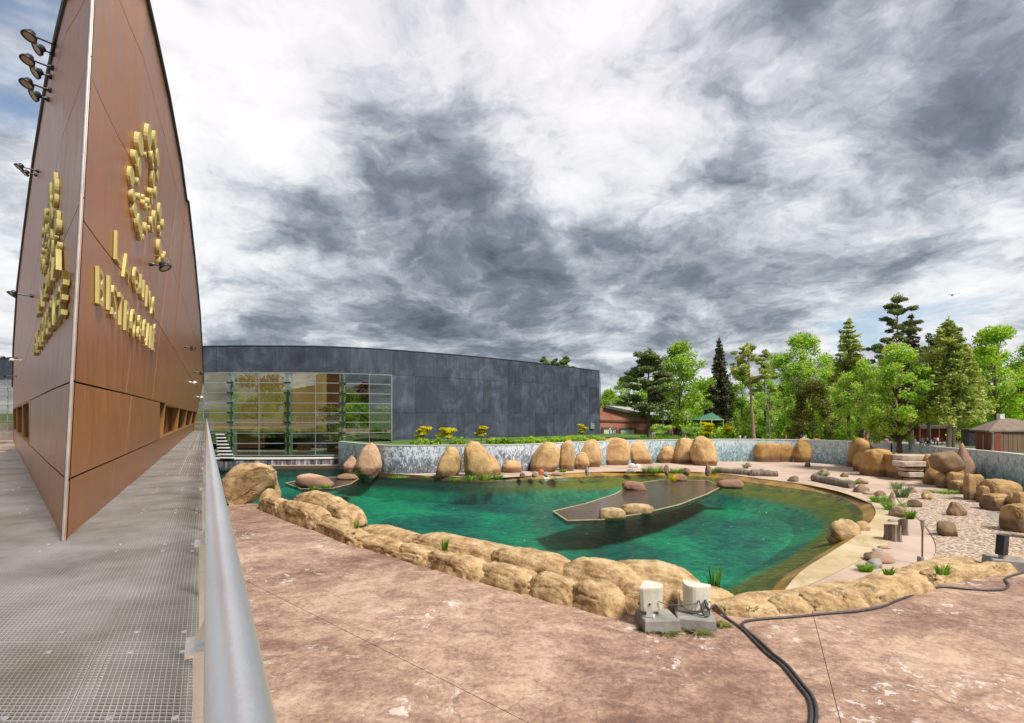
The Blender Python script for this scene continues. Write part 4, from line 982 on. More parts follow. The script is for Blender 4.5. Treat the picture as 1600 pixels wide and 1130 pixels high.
# ------------------------------------------------------------------ rocks
def boulder_geo(seed, sub=4, sq=1.0, amp=.16, facet=0.0, freq=1.4, cracks=0.0, fine=0.0):
    bm = bmesh.new(); bmesh.ops.create_icosphere(bm, subdivisions=sub, radius=1); rs = random.Random(seed); o = Vector((rs.uniform(-50, 50), rs.uniform(-50, 50), rs.uniform(-50, 50)))
    pl = [(Vector((rs.uniform(-1, 1), rs.uniform(-1, 1), rs.uniform(-.4, 1))).normalized(), rs.uniform(.55, .85)) for _ in range(9)] if facet else []
    for v in bm.verts:
        p = v.co.copy(); q = Vector([math.copysign(abs(c)**sq, c) for c in p])
        for n, d in pl:
            k = q.dot(n)-d
            if k > 0: q -= n*k*facet
        nz = mnoise.noise(p*freq+o)*amp+mnoise.noise(p*freq*2.7+o)*amp*.35+mnoise.noise(p*freq*7+o)*amp*.12
        if fine: nz += fine*(mnoise.noise(p*9+o)+.6*mnoise.noise(p*19+o)-.8*abs(mnoise.noise(Vector((p.x*2, p.y*2, p.z*7))+o)))
        if cracks:
            c = abs(mnoise.noise(p*freq*1.1+o*1.7)); nz -= cracks*max(0, 1-c/.07)
        v.co = q*(1+nz)
    vs = [v.co.copy() for v in bm.verts]; fs = [tuple(v.index for v in f.verts) for f in bm.faces]; bm.free(); return vs, fs
def warp(vs, c, ax, ay, az, taper=0.0, lean=(0, 0), bow=0.0):
    c = Vector(c); out = []
    for v in vs:
        k = 1-taper*max(v.z, -0.2); q = c+ax*(v.x*k+lean[0]*v.z)+ay*(v.y*k+lean[1]*v.z)+az*v.z; out.append(q)
    return out
def boulder(name, px, z0, m, label, group=None, depth=.8, seed=1, sq=.85, amp=.14, taper=.15, lean=0, sink=.25, parent=None, facet=0.0, cat='boulder', sub=4, cracks=0.0, dshift=0, fine=0.012):
    x0, x1, yt, yb = px; D = -z0*F/(yb-HY)+dshift; w = (x1-x0)/F*D/2; d = w*depth; cx = ((x0+x1)/2-CX)/F*(D+d*.5); D2 = D+d*.8
    top = (HY-yt)/F*D2; h = top-z0; az = h/(2-sink); c = Vector((cx, D2, top-az))
    vs, fs = boulder_geo(seed, sub, sq, amp, facet, cracks=cracks, fine=fine)
    mx = max(abs(v.x) for v in vs); mz = max(v.z for v in vs); mxz = 1/mz
    vs = [Vector((v.x/mx, v.y/mx, v.z*mxz)) for v in vs]
    vv = warp(vs, c, Vector((w, 0, 0)), Vector((0, d, 0)), Vector((0, 0, az)), taper, (lean, 0))
    mb = MB(); mb.v = vv; mb.f = fs
    if parent is not None: return mb.obj(name, m, parent, True)
    o = link(name, newmesh(name, [v-Vector((cx, D2, z0)) for v in vv], fs, m, True), None, (cx, D2, z0)); tag(o, label, cat, group); return o
gW = 'tall cast boulders along the mosaic wall'
BL = [((535, 559, 712, 739), 'rockpink', 'small pink pointed rock at the left end of the mosaic wall', .5, 1.3, .45, .2),
      ((555, 597, 692, 741), 'rockpink', 'tall pink peaked boulder at the left end of the mosaic wall', .6, 1.0, .35, .1),
      ((682, 721, 697, 745), 'rock', 'boulder with a steep right side, left of the widest tall boulder', .6, .8, .30, .35),
      ((722, 768, 689, 746), 'rock', 'tallest broad boulder by the planted gap in the left wall', .7, .8, .22, -.12),
      ((752, 783, 710, 743), 'rock', 'shoulder boulder leaning on the right of the tallest left boulder', .8, .9, .3, -.3),
      ((783, 817, 718, 739), 'rock', 'low double-humped boulder right of the tallest left boulder', .7, .85, .1, 0),
      ((829, 875, 690, 738), 'rock', 'broad boulder sloping down to the left, behind the orange stone', .7, .8, .28, .35),
      ((874, 899, 687, 736), 'rock', 'narrow upright boulder wedged between two broad ones', .9, .8, .15, .05),
      ((897, 922, 706, 734), 'rock', 'low rough boulder at the foot of the ridge, right of the narrow one', .9, .9, .2, 0),
      ((904, 941, 686, 730), 'rock', 'rounded boulder right of the narrow upright one', .8, .8, .25, .1),
      ((935, 985, 684, 727), 'rock', 'largest square-shouldered boulder in front of the brick hall', .7, .65, .06, .05),
      ((976, 1016, 687, 725), 'rock', 'boulder sloping down to the right, behind the reeds', .7, .75, .24, -.25),
      ((1028, 1059, 697, 724), 'rock', 'short boulder at the left of the three rounded boulders', .8, .7, .15, .08),
      ((1055, 1087, 684, 725), 'rock', 'middle one of the three rounded boulders', .8, .75, .2, .05),
      ((1081, 1123, 681, 728), 'rock', 'tallest one of the three rounded boulders, bulging to the right', .8, .75, .22, -.25),
      ((1172, 1196, 685, 721), 'rockgold', 'curved golden boulder at the left end of the low rock ledge', .9, .8, .12, .1),
      ((1240, 1273, 684, 723), 'rockgold', 'egg-shaped golden boulder right of the low rock ledge', .8, .8, .18, 0),
      ((1267, 1292, 684, 723), 'rockgold', 'tall narrow golden boulder before the plain wall stretch', .8, .75, .28, -.2),
      ((1329, 1366, 684, 731), 'rockgold', 'arching pinkish boulder at the left of the stone steps group', .9, .8, .15, 0),
      ((1339, 1378, 699, 738), 'rockgold', 'golden boulder second from the left in the stone steps group', .9, .8, .2, .1),
      ((1352, 1400, 701, 745), 'rockgold', 'large golden overhanging boulder left of the stone steps', .8, .7, -.05, 0),
      ((1396, 1412, 708, 748), 'rockgold', 'narrow golden pier left of the stone steps', 1.0, .65, .05, 0),
      ((1446, 1462, 709, 752), 'rockgold', 'narrow golden pier right of the stone steps', 1.0, .65, .05, 0)]
for i, (px, m, lb, dp, sq, tp_, ln) in enumerate(BL):
    boulder('boulder', px, ZB, M[m], lb, gW, dp, 100+i, sq*.92, .13, tp_*.7, ln, .35, facet=.22, sub=5, cracks=.025, fine=.02)
boulder('rock_ledge', (1180, 1220, 692, 722), ZB, M['rockgold'], 'low flat-topped golden rock ledge where children sit', None, .5, 131, .5, .07, -.12, 0, .35, cat='ledge')
boulder('rock_ledge', (1214, 1246, 692, 722), ZB, M['rockgold'], 'smaller flat-topped golden ledge left of the egg-shaped boulder', None, .5, 132, .5, .07, -.05, 0, .35, cat='ledge')
boulder('boulder', (1455, 1513, 704, 740), ZB+1.35, M['rockbrown'], 'wide brown flattened boulder right of the stone steps', gW, .7, 133, .85, .10, -.05, 0, .0, facet=.4)
boulder('boulder', (1463, 1506, 728, 757), ZB, M['rockgold'], 'golden rock base carrying the wide brown boulder', gW, .8, 135, .6, .1, -.1, 0, .4)
boulder('boulder', (1448, 1477, 730, 758), ZB, M['rockgold'], 'rounded golden boulder below the wide brown one', gW, .8, 134, .8, .1, .2, 0, .4)
boulder('crag', (1494, 1530, 691, 757), ZB, M['crag'], 'pointed reddish crag leaning over the right wall', None, .8, 136, .6, .06, .30, -.12, .3, facet=1.0, cat='crag', sub=3)
# flat platform between the boulders and its stacked slabs
plat = empty('rock_platform', P(1428, 750, ZB), 'viewing platform of golden rock with stone slabs stacked before it', 'platform')
D = -ZB*F/(750-HY); c = Q(1428, 730, D+1.6); MB().ob(Vector((c.x, c.y, (ZB-.2+zat(712, D+1))/2)), (2.3, 0, 0), (0, 1.4, 0), (0, 0, (zat(711, D+1)-ZB+.2)/2)).obj('core', M['rockgold'], plat)
for (x0, x1, y0, y1, d) in ((1407, 1448, 711, 719.5, -.2), (1406, 1447, 720.5, 730, -.7), (1413, 1444, 731, 736, -.5), (1416, 1443, 737.5, 746, -.55), (1418, 1441, 747.5, 752, -.35)):
    a, b = Q(x0, y1, D+d), Q(x1, y0, D+d); vs, fs = boulder_geo(x0*3, 3, .28, .05, freq=2.2)
    mb = MB(); mb.v = warp(vs, (a+b)/2+Vector((0, .5, 0)), Vector(((b.x-a.x)/2, 0, 0)), Vector((0, .75, 0)), Vector((0, 0, (b.z-a.z)/2)), 0); mb.f = fs; mb.obj('slab', M['slab'], plat, False)
# coping rocks along the terrace front between left group and crag
# ruined block wall on the right
bw = empty('block_rock_wall', P(1530, 780, ZB), 'ruined-looking wall of cut golden rock blocks around the gravel bed', 'wall')
for i, (x0, x1, yt, yb, sq) in enumerate([(1467, 1487, 738, 763, .5), (1484, 1505, 737.5, 765, .5), (1489, 1515, 750, 769, .55), (1503, 1516, 755, 774, .5), (1509, 1524, 740, 783, .45), (1519, 1537, 741, 782, .45), (1530, 1546, 759, 787, .5), (1541, 1594, 749, 787, .6), (1543, 1587, 772, 800, .5), (1577, 1592, 772, 802, .5), (1588, 1606, 768, 806, .5), (1577, 1625, 787, 834, .5), (1612, 1640, 780, 845, .5)]):
    boulder('block', (x0, x1, yt, yb), ZB, M['block'], None, None, .8, 200+i, sq, .10, .05, 0, .2, parent=bw, sub=5, cracks=.07, fine=.03)
# rim of cemented rocks along the terrace
rim = empty('rock_border', P(880, 946, ZT), 'long rim of rough cemented tan rocks between terrace and pool', 'rock border')
def rimrock(x0, x1, yb0, yb1, hgt, thick, seed, back=0.0, z0=ZT, sub=5, sq=.66, amp=.17, cracks=.08, m='rim'):
    if 930 < (x0+x1)/2 < 1140: back += .55
    a, b = P(x0, yb0, z0), P(x1, yb1, z0); ax = (b-a)/2; t = ax.normalized(); n = Vector((-t.y, t.x, 0))
    if n.y < 0: n = -n
    c = (a+b)/2+n*(thick*.92+back); vs, fs = boulder_geo(seed, sub, sq, amp, freq=1.5, cracks=cracks, fine=.045)
    zt = z0+hgt; zl = z0-.55; vv = warp(vs, Vector((c.x, c.y, (zt+zl)/2)), ax*(1.13 if back < .3 else 1.22), n*thick, Vector((0, 0, (zt-zl)/2)), .2)
    mb = MB(); mb.v = vv; mb.f = fs; return mb.obj('rock', M[m], rim, True)
fr_ = [(402, 434, 795, 808, 1.0), (428, 492, 806, 830, 1.15), (482, 548, 823, 856, .75), (540, 620, 846, 874, .52), (604, 668, 868, 888, .56), (655, 745, 882, 912, .66), (738, 822, 905, 932, .66), (815, 893, 926, 950, .72), (885, 958, 945, 966, .78), (945, 1030, 962, 978, .8), (1015, 1100, 975, 974, .88), (1085, 1148, 972, 962, .46), (1128, 1222, 963, 966, .46), (1225, 1278, 962, 956, .46), (1272, 1330, 957, 951, .5), (1320, 1372, 951, 946, .54), (1362, 1468, 946, 920, .68), (1470, 1566, 915, 899, .55), (1562, 1640, 900, 882, .45)]
for i, (x0, x1, y0, y1, h) in enumerate(fr_): rimrock(x0, x1, y0, y1, h*(.86 if x1 < 1100 else .74), .62 if x1 < 1100 else .5, 300+i)
bk = [(440, 500, 800, 815, 1.2), (476, 520, 806, 824, .9), (540, 640, 835, 868, .42), (620, 760, 862, 898, .7), (740, 860, 893, 928, .82), (850, 970, 922, 955, .9), (940, 1090, 950, 962, .92), (1085, 1180, 958, 950, .36), (1175, 1290, 952, 945, .3), (1270, 1400, 945, 925, .34), (1380, 1475, 928, 905, .4), (1450, 1560, 905, 885, .4)]
for i, (x0, x1, y0, y1, h) in enumerate(bk): rimrock(x0, x1, y0, y1, h if x1 < 1100 else h*.6, .75 if x1 < 1100 else .5, 340+i, back=.55 if x1 < 1100 else .3, amp=.10, cracks=.03)
for i, (x0, x1, y0, y1) in enumerate([(640, 760, 868, 900), (850, 960, 925, 952), (1000, 1080, 956, 958)]): rimrock(x0, x1, y0, y1, .42, 1.0, 370+i, back=1.2, amp=.08)
boulder('rock', (335, 424, 722, 790), ZT, M['rim'], None, None, .55, 383, .55, .06, -.02, .10, .3, parent=rim, facet=1.0, cracks=.05, fine=.03, sub=5)
boulder('rock', (404, 434, 728, 785), ZT, M['rim'], None, None, .6, 382, .75, .12, .25, -.35, .2, parent=rim, cracks=.03, dshift=.4)
boulder('rock', (404, 435, 763, 796), ZT, M['rim'], None, None, .8, 383, .85, .1, .2, 0, .2, parent=rim)
# rocks in and beside the pool
boulder('pool_rock', (1296, 1348, 811, 853), ZW-.2, M['rim'], 'big lumpy tan rock at the right edge of the pool', None, .7, 391, .85, .2, .15, 0, .3, cat='rock', cracks=.06)
boulder('pool_rock', (1335, 1362, 814, 840), ZW+.05, M['rim'], 'smaller tan rock right behind the lumpy pool rock', None, .8, 392, .8, .12, .2, .1, .3, cat='rock')
boulder('pool_rock', (460, 517, 740, 763), ZW, M['rockpink'], 'pinkish rock on the dark shelf at the left of the pool', None, .5, 393, .8, .12, .25, -.3, .3, cat='rock')
boulder('pool_rock', (524, 558, 740, 750), ZW, M['rockpink'], 'flat pinkish rock behind the left shelf', None, .6, 394, .8, .1, .2, 0, .3, cat='rock')
boulder('pool_rock', (973, 1010, 752, 767), ZW, M['rockpink'], 'small pinkish rock on the far edge of the brown shelf', None, .5, 395, .7, .15, .15, -.2, .3, cat='rock')
boulder('pool_rock', (935, 978, 793, 812), ZW, M['rim'], 'left one of two flat rocks on the near edge of the brown shelf', None, .4, 396, .6, .12, .1, 0, .3, cat='rock')
boulder('pool_rock', (970, 1022, 787, 803), ZW, M['rim'], 'right one of two flat rocks on the near edge of the brown shelf', None, .4, 397, .6, .12, .1, 0, .3, cat='rock')
boulder('pool_rock', (1121, 1164, 749, 763), ZW, M['rockpink'], 'flat reddish rock where the brown shelf meets the far bank', None, .5, 398, .75, .14, .15, 0, .3, cat='rock')
boulder('pool_rock', (1050, 1074, 742, 752), ZW, M['rockpink'], 'little pinkish rock with a plant at the far bank', None, .6, 399, .75, .14, .15, 0, .3, cat='rock')
# shelves
def shelf(name, px, lab, rim_m=True):
    o = empty(name, P(*px[0], ZW), lab, 'shelf'); top = [P(x, y, ZW+.02) for x, y in px]
    MB().prism([p-Vector((0, 0, .3)) for p in top], (0, 0, .3)).obj('shelf_top', M['wetbrown'], o)
    for a, b in zip(top, top[1:]+top[:1]): MB().bar(a+Vector((0, 0, .0)), b, .10, .06).obj('edge_strip', M['shelfedge'], o)
shelf('brown_shelf', [(864, 799), (886, 813.5), (940, 812), (1000, 803), (1060, 789), (1105, 772), (1128, 760), (1105, 751), (1030, 750), (985, 757), (962, 772), (915, 787)], 'large wet brown shelf just above the water in the middle of the pool')
shelf('dark_shelf', [(446, 755), (470, 764), (520, 763), (548, 756), (560, 748), (530, 745), (480, 748)], 'small dark shelf under the pinkish rock at the left of the pool')
# loose stones
ST = [((812, 822, 738, 746), 'stone', 'brown round stone left of the orange stone'), ((829, 842, 736, 745), 'stone', 'pinkish stone beside the orange stone'), ((841, 850, 733, 742), 'orange', 'small bright orange stone below the sloping boulder'), ((849, 857, 737, 744), 'greystone', 'dark grey stone right of the orange stone'), ((860, 880, 739, 744), 'stone', 'flat stone below the narrow upright boulder'),
      ((914, 921, 729, 742), 'greystone', 'small upright grey post stone near the far path'), ((982, 993, 724, 731), 'white', 'left one of two white stones by the reeds'), ((992, 1002, 725, 732), 'white', 'right one of two white stones by the reeds'), ((977, 994, 732, 739), 'greystone', 'flat grey stone below the two white stones'),
      ((1038, 1047, 726, 740), 'stone', 'upright stone between the reed clumps'), ((1066, 1080, 731, 741), 'stone', 'brown stone right of the second reed clump'), ((1102, 1112, 724, 742), 'stone', 'upright brown stone left of the logs'),
      ((1164, 1176, 722, 730), 'stone', 'small tan stone in front of the plain wall stretch'), ((1257, 1268, 721, 730), 'stone', 'tan stone at the foot of the egg-shaped boulder'), ((1232, 1251, 743, 753), 'stone', 'brown stone on the sand right of the logs'), ((1280, 1297, 732, 743), 'stone', 'brown stone behind the bluish grass tuft'), ((1314, 1326, 738, 746), 'stone', 'small grey-brown stone alone on the far sand'),
      ((1335, 1358, 747, 757), 'stone', 'brown stone on the end of the log'), ((1336, 1360, 756, 770), 'stone', 'tan stone in front of the log end'), ((1366, 1384, 766, 777), 'rockpink', 'pink stone among the green plants by the path'), ((1389, 1401, 768, 790), 'stone', 'upright grey-brown stone between the grass tufts'), ((1418, 1434, 759, 770), 'stone', 'dark flat stone behind the tall bluish grass'),
      ((1442, 1461, 766, 781), 'rim', 'tan stone at the top of the gravel'), ((1419, 1441, 780, 793), 'rockbrown', 'dark brown stone at the left of the gravel'), ((1391, 1418, 790, 808), 'stone', 'grey-topped boulder at the path edge above the stumps'), ((1484, 1511, 784, 807), 'rockbrown', 'brown boulder in the upper gravel'), ((1467, 1502, 814, 839), 'rockbrown', 'largest brown boulder in the middle of the gravel'),
      ((1357, 1398, 860, 880), 'stone', 'long brown stone by the near end of the path'), ((1356, 1382, 872, 889), 'greystone', 'pale grey stone in front of the long brown one')]
for i, (px, m, lb) in enumerate(ST):
    boulder('loose_stone', px, ZB+(.04 if px[0] > 1410 else 0), M[m], lb, 'loose stones on the beach', .8, 400+i, .85, .16, .12, 0, .35, cat='stone', sub=4, facet=.75, fine=.03)
# logs at the far bank
for i, (x0, y0, x1, y1, r, lb) in enumerate([(1120, 739, 1175, 743, .32, 'left log of the row along the far bank'), (1176, 744, 1217, 745, .34, 'right log of the row along the far bank'), (1275, 752, 1335, 764, .36, 'long bare log lying on the sand near the right bank')]):
    a, b = P(x0, y0, ZB), P(x1, y1, ZB); mb = MB(); pts = [a.lerp(b, t/6)+Vector((0, .3, r*.8+.04*math.sin(t*2+i))) for t in range(7)]; c = pts[3].copy()
    mb.tube(pts, [r*(1+.12*math.sin(t*1.7+i)) for t in range(7)], 12); o = link('log', newmesh('log', [v-c for v in mb.v], mb.f, M['stump'], False), None, c); tag(o, lb, 'log', 'logs on the bank')
# kerb stones of the path edge (small irregular logs and stones)
for i, (x, y, w, lb) in enumerate([(1360, 773, 10, 'pale kerb stone below the pink stone'), (1378, 781, 9, 'second kerb stone along the plants'), (1388, 789, 8, 'third kerb stone along the plants'), (1398, 816, 9, 'kerb stone above the stumps'), (1383, 858, 10, 'pale flat stone in front of the stumps'), (1372, 862, 8, 'small pale stone left of the flat one'), (1350, 770, 9, 'first kerb stone beside the tan stone')]):
    boulder('kerb_stone', (x-w, x+w, y-5, y), ZB, M['greystone'] if i % 2 else M['stone'], lb, 'kerb stones of the poolside path', .6, 460+i, .7, .15, .1, 0, .3, cat='stone', sub=3)
# stumps
for (x0, x1, yt, yb, lb, s) in ((1392, 1416, 823, 847, 'front tree stump with a slanted top by the path', 1), (1410, 1424, 814, 837, 'rear tree stump behind the slanted one', 2)):
    D = -ZB*F/(yb-HY); a = P((x0+x1)/2, yb, ZB); r = (x1-x0)/F*D/2; h = (yb-yt)/F*D; o = empty('tree_stump', a, lb, 'stump'); rs = random.Random(s)
    mb = MB(); n = 22; jit = [1+.13*rs.uniform(-1, 1) for _ in range(n)]
    for k, (z, rr) in enumerate(((-.1, 1.12), (.12*h, 1.02), (.5*h, .93), (h, .95))):
        for j in range(n):
            an = 2*math.pi*j/n; mb.v.append(a+Vector((math.cos(an)*r*rr*jit[j], math.sin(an)*r*rr*jit[j]+r, z+(h*.12*math.cos(an+2) if k == 3 else 0))))
    mb.f = [(k*n+j, k*n+(j+1) % n, (k+1)*n+(j+1) % n, (k+1)*n+j) for k in range(3) for j in range(n)]; mb.obj('trunk', M['stump'], o)
    mt = MB(); mt.poly([v+Vector((0, 0, .003)) for v in mb.v[3*n:]]); mt.obj('cut_face', M['slab'] if s == 3 else M['stump'], o)
# tap post
tpost = empty('shower_post', P(1441, 882, ZB), 'thin rusty post with a pale head standing in the gravel', 'post'); a = P(1441, 882, ZB); D = a.y; t = Q(1441.5, 818, D)
MB().tube([a, t], .035, 8).obj('pole', M['stump'], tpost); MB().tube([t-Vector((0, 0, .25)), t+Vector((0, 0, .15))], [.06, .09], 8).obj('head', M['trim'], tpost)
MB().box(a.x-.14, a.x-.02, a.y-.12, a.y+.12, a.z, a.z+.32).obj('valve_box', M['concrete'], tpost)

# ------------------------------------------------------------------ loudspeakers, blocks and hoses on the terrace
def speaker(loc, yaw, lab, sc=1.0, back=False):
    o = empty('loudspeaker', loc, lab, 'loudspeaker'); R = Matrix.Rotation(yaw, 3, 'Z'); L = Vector(loc)
    def T(x, y, z): return L+R @ Vector((x*sc, y*sc, z*sc))
    # plan: flat wide front, rounded back; the top is wider than the bottom
    plan = [(-.38, -.28), (.38, -.28), (.385, -.18), (.30, .02), (.19, .20), (.12, .27), (.03, .295), (-.06, .285), (-.14, .24), (-.21, .16), (-.31, .0), (-.385, -.18)]
    mb = MB(); n = len(plan); zs = [(0, .86), (.03, .89), (.30, .95), (.60, 1.0), (.64, .985), (.655, .95)]
    for z, k in zs: mb.v += [T(x*k, y*k, z+.12+(.05*y if z > .5 else 0)) for x, y in plan]
    for i in range(len(zs)-1): mb.f += [(i*n+j, i*n+(j+1) % n, (i+1)*n+(j+1) % n, (i+1)*n+j) for j in range(n)]
    mb.f += [tuple(reversed(range(n))), tuple((len(zs)-1)*n+j for j in range(n))]; mb.obj('cabinet', M['cream'], o)
    mb = MB(); mb.ob(T(0, -.285, .44), R @ Vector((.30*sc, 0, 0)), R @ Vector((0, .012*sc, 0)), (0, 0, .24*sc)); mb.obj('grille', M['concrete'], o)
    mb = MB()
    for s in (-1, 1):
        x = s*.40; mb.prism([T(x, -.10, .02), T(x, .10, .02), T(x, .05, .42), T(x, -.05, .42)], R @ Vector((.018*s*sc, 0, 0)))
    mb.ob(T(0, 0, .012), R @ Vector((.40*sc, 0, 0)), R @ Vector((0, .10*sc, 0)), (0, 0, .012*sc)); mb.obj('bracket', M['white'], o)
    for s in (-1, 1): MB().lathe(T(s*.415, 0, .37), R @ Vector((s, 0, 0)), [(0, .03*sc), (.02*sc, .028*sc)], 8).obj('bolt', M['lampdark'], o)
    return o, T
def conc_block(px, z0, h, yaw, hx, hy, lab):
    a = P(*px, z0); c = a+Vector((0, hy, 0)); o = empty('concrete_block', c, lab, 'block'); R = Matrix.Rotation(yaw, 3, 'Z')
    mb = MB(); b = .03
    ring_ = lambda k, z: [c+R @ Vector((x*(hx-k), y*(hy-k), 0))+Vector((0, 0, z)) for x, y in ((-1, -1), (1, -1), (1, 1), (-1, 1))]
    mb.v = ring_(-.03, -.05)+ring_(0, h-b)+ring_(b, h)
    mb.f = [(k*4+j, k*4+(j+1) % 4, k*4+4+(j+1) % 4, k*4+4+j) for k in range(2) for j in range(4)]+[(8, 9, 10, 11), (3, 2, 1, 0)]
    mb.obj('body', M['concrete'], o); return o, c
o, c1 = conc_block((1034, 988), ZT, .30, math.radians(4), .46, .42, 'grey concrete block under the left loudspeaker')
o, c2 = conc_block((1094, 985), ZT, .28, math.radians(-12), .48, .42, 'grey concrete block under the right loudspeaker with cables')
s1, T1 = speaker(c1+Vector((-.10, .12, .30)), math.radians(246), 'cream loudspeaker on the left concrete block, turned sideways', .98)
s2, T2 = speaker(c2+Vector((.02, .10, .28)), math.radians(143), 'cream loudspeaker on the right concrete block with cables at its back', .98)
o, c3 = conc_block((1592, 893), ZT, .36, math.radians(-25), .55, .45, 'grey concrete block at the right end of the terrace')
s3 = empty('speaker_stand', c3+Vector((0, 0, .36)), 'slim dark loudspeaker standing on the right end block', 'loudspeaker')
MB().ob(c3+Vector((-.22, -.05, .86)), (.11, .02, 0), (-.03, .13, 0), (.03, 0, .36)).obj('cabinet', M['lampdark'], s3); MB().ob(c3+Vector((-.22, -.05, .44)), (.05, 0, 0), (0, .10, 0), (0, 0, .10)).obj('bracket', M['trim'], s3); MB().ob(c3+Vector((-.22, -.19, .86)), (.09, .016, 0), (0, .006, 0), (.03, 0, .32)).obj('grille', M['dark'], s3)
def hose(pxs, r, lab, up=0.0, z=ZT, pre=(), post=()):
    pts = list(pre)+[P(x, y, z)+Vector((0, 0, r+.004)) for x, y in pxs]+list(post); pts = smooth_open(pts, 5); mb = MB(); mb.tube(pts, r, 10); c = pts[len(pts)//2]
    o = link('hose', newmesh('hose', [v-c for v in mb.v], mb.f, M['cable'], True), None, c); return tag(o, lab, 'hose', 'black hoses on the terrace')
hose([(1135, 967), (1160, 985), (1178, 1003), (1200, 1025), (1222, 1042), (1245, 1070), (1263, 1094), (1268, 1118), (1264, 1150), (1255, 1200)], .034, 'black hose from the right loudspeaker to the lower edge of the picture', pre=[T2(-.31, .06, .40), T2(-.42, .10, .2), P(1118, 957, ZT)+Vector((0, 0, .2))])
hose([(1600, 896), (1572, 905), (1576, 917), (1560, 924), (1510, 922), (1470, 919), (1440, 927), (1405, 939), (1378, 950), (1340, 957), (1290, 961), (1240, 966), (1195, 969), (1166, 973), (1160, 979), (1170, 990), (1186, 1003), (1208, 1024), (1230, 1042), (1253, 1070), (1271, 1094), (1276, 1118), (1272, 1150), (1263, 1200)], .034, 'black hose winding along the rock rim to the right end block')
lp = smooth_open([T2(-.20, .19, .42), T2(-.27, .26, .30), T2(-.36, .26, .06), T2(-.44, .10, .05), T2(-.42, .05, .2), T2(-.32, .03, .42)], 6); mb = MB(); mb.tube(lp, .02, 8); tag(link('cable', newmesh('cable', [v-lp[0] for v in mb.v], mb.f, M['cable'], True), None, lp[0]), 'thin black cable loop hanging on the back of the right loudspeaker', 'cable')
lp = smooth_open([T1(.2, .2, .40), T1(.14, .5, .33), T2(-.13, .36, .36), T2(-.18, .21, .41)], 6); mb = MB(); mb.tube(lp, .012, 6); tag(link('cable', newmesh('cable', [v-lp[0] for v in mb.v], mb.f, M['cable'], True), None, lp[0]), 'thin black cable running between the two loudspeakers', 'cable')

# ------------------------------------------------------------------ plants
RNG = np.random.default_rng(5)
def quads_mesh(name, C, size, m, flat=.0, aspect=1.0, up=None):
    n = len(C); a = RNG.normal(size=(n, 3)); 
    if flat: a[:, 2] *= (1-flat)
    a /= np.linalg.norm(a, axis=1)[:, None]+1e-9; b = RNG.normal(size=(n, 3))
    if flat: b[:, 2] *= (1-flat)
    b -= a*np.sum(a*b, 1)[:, None]; b /= np.linalg.norm(b, axis=1)[:, None]+1e-9
    s = size*(.6+.8*RNG.random(n))[:, None]; a = a*s*.5*aspect; b = b*s*.5
    bend = np.cross(a, b); bend /= np.linalg.norm(bend, axis=1)[:, None]+1e-9
    V = np.stack([C-a*1.1, C-b*.8+bend*s*.08, C+a*1.1, C+b*.8+bend*s*.08], 1).reshape(-1, 3)
    return rawmesh(name, V, m)
def rawmesh(name, V, m):
    n = len(V)//4; me = bpy.data.meshes.new(name); me.vertices.add(n*4); me.vertices.foreach_set('co', V.astype(np.float32).ravel())
    me.loops.add(n*4); me.loops.foreach_set('vertex_index', np.arange(n*4, dtype=np.int32)); me.polygons.add(n)
    me.polygons.foreach_set('loop_start', np.arange(0, n*4, 4, dtype=np.int32)); me.polygons.foreach_set('loop_total', np.full(n, 4, dtype=np.int32))
    me.update(calc_edges=True); me.materials.append(m); return me
def ball(c, r, n, squash=1.0):
    d = RNG.normal(size=(n, 3)); d /= np.linalg.norm(d, axis=1)[:, None]; d *= (RNG.random(n)**.45)[:, None]*r; d[:, 2] *= squash; return np.asarray(c)+d

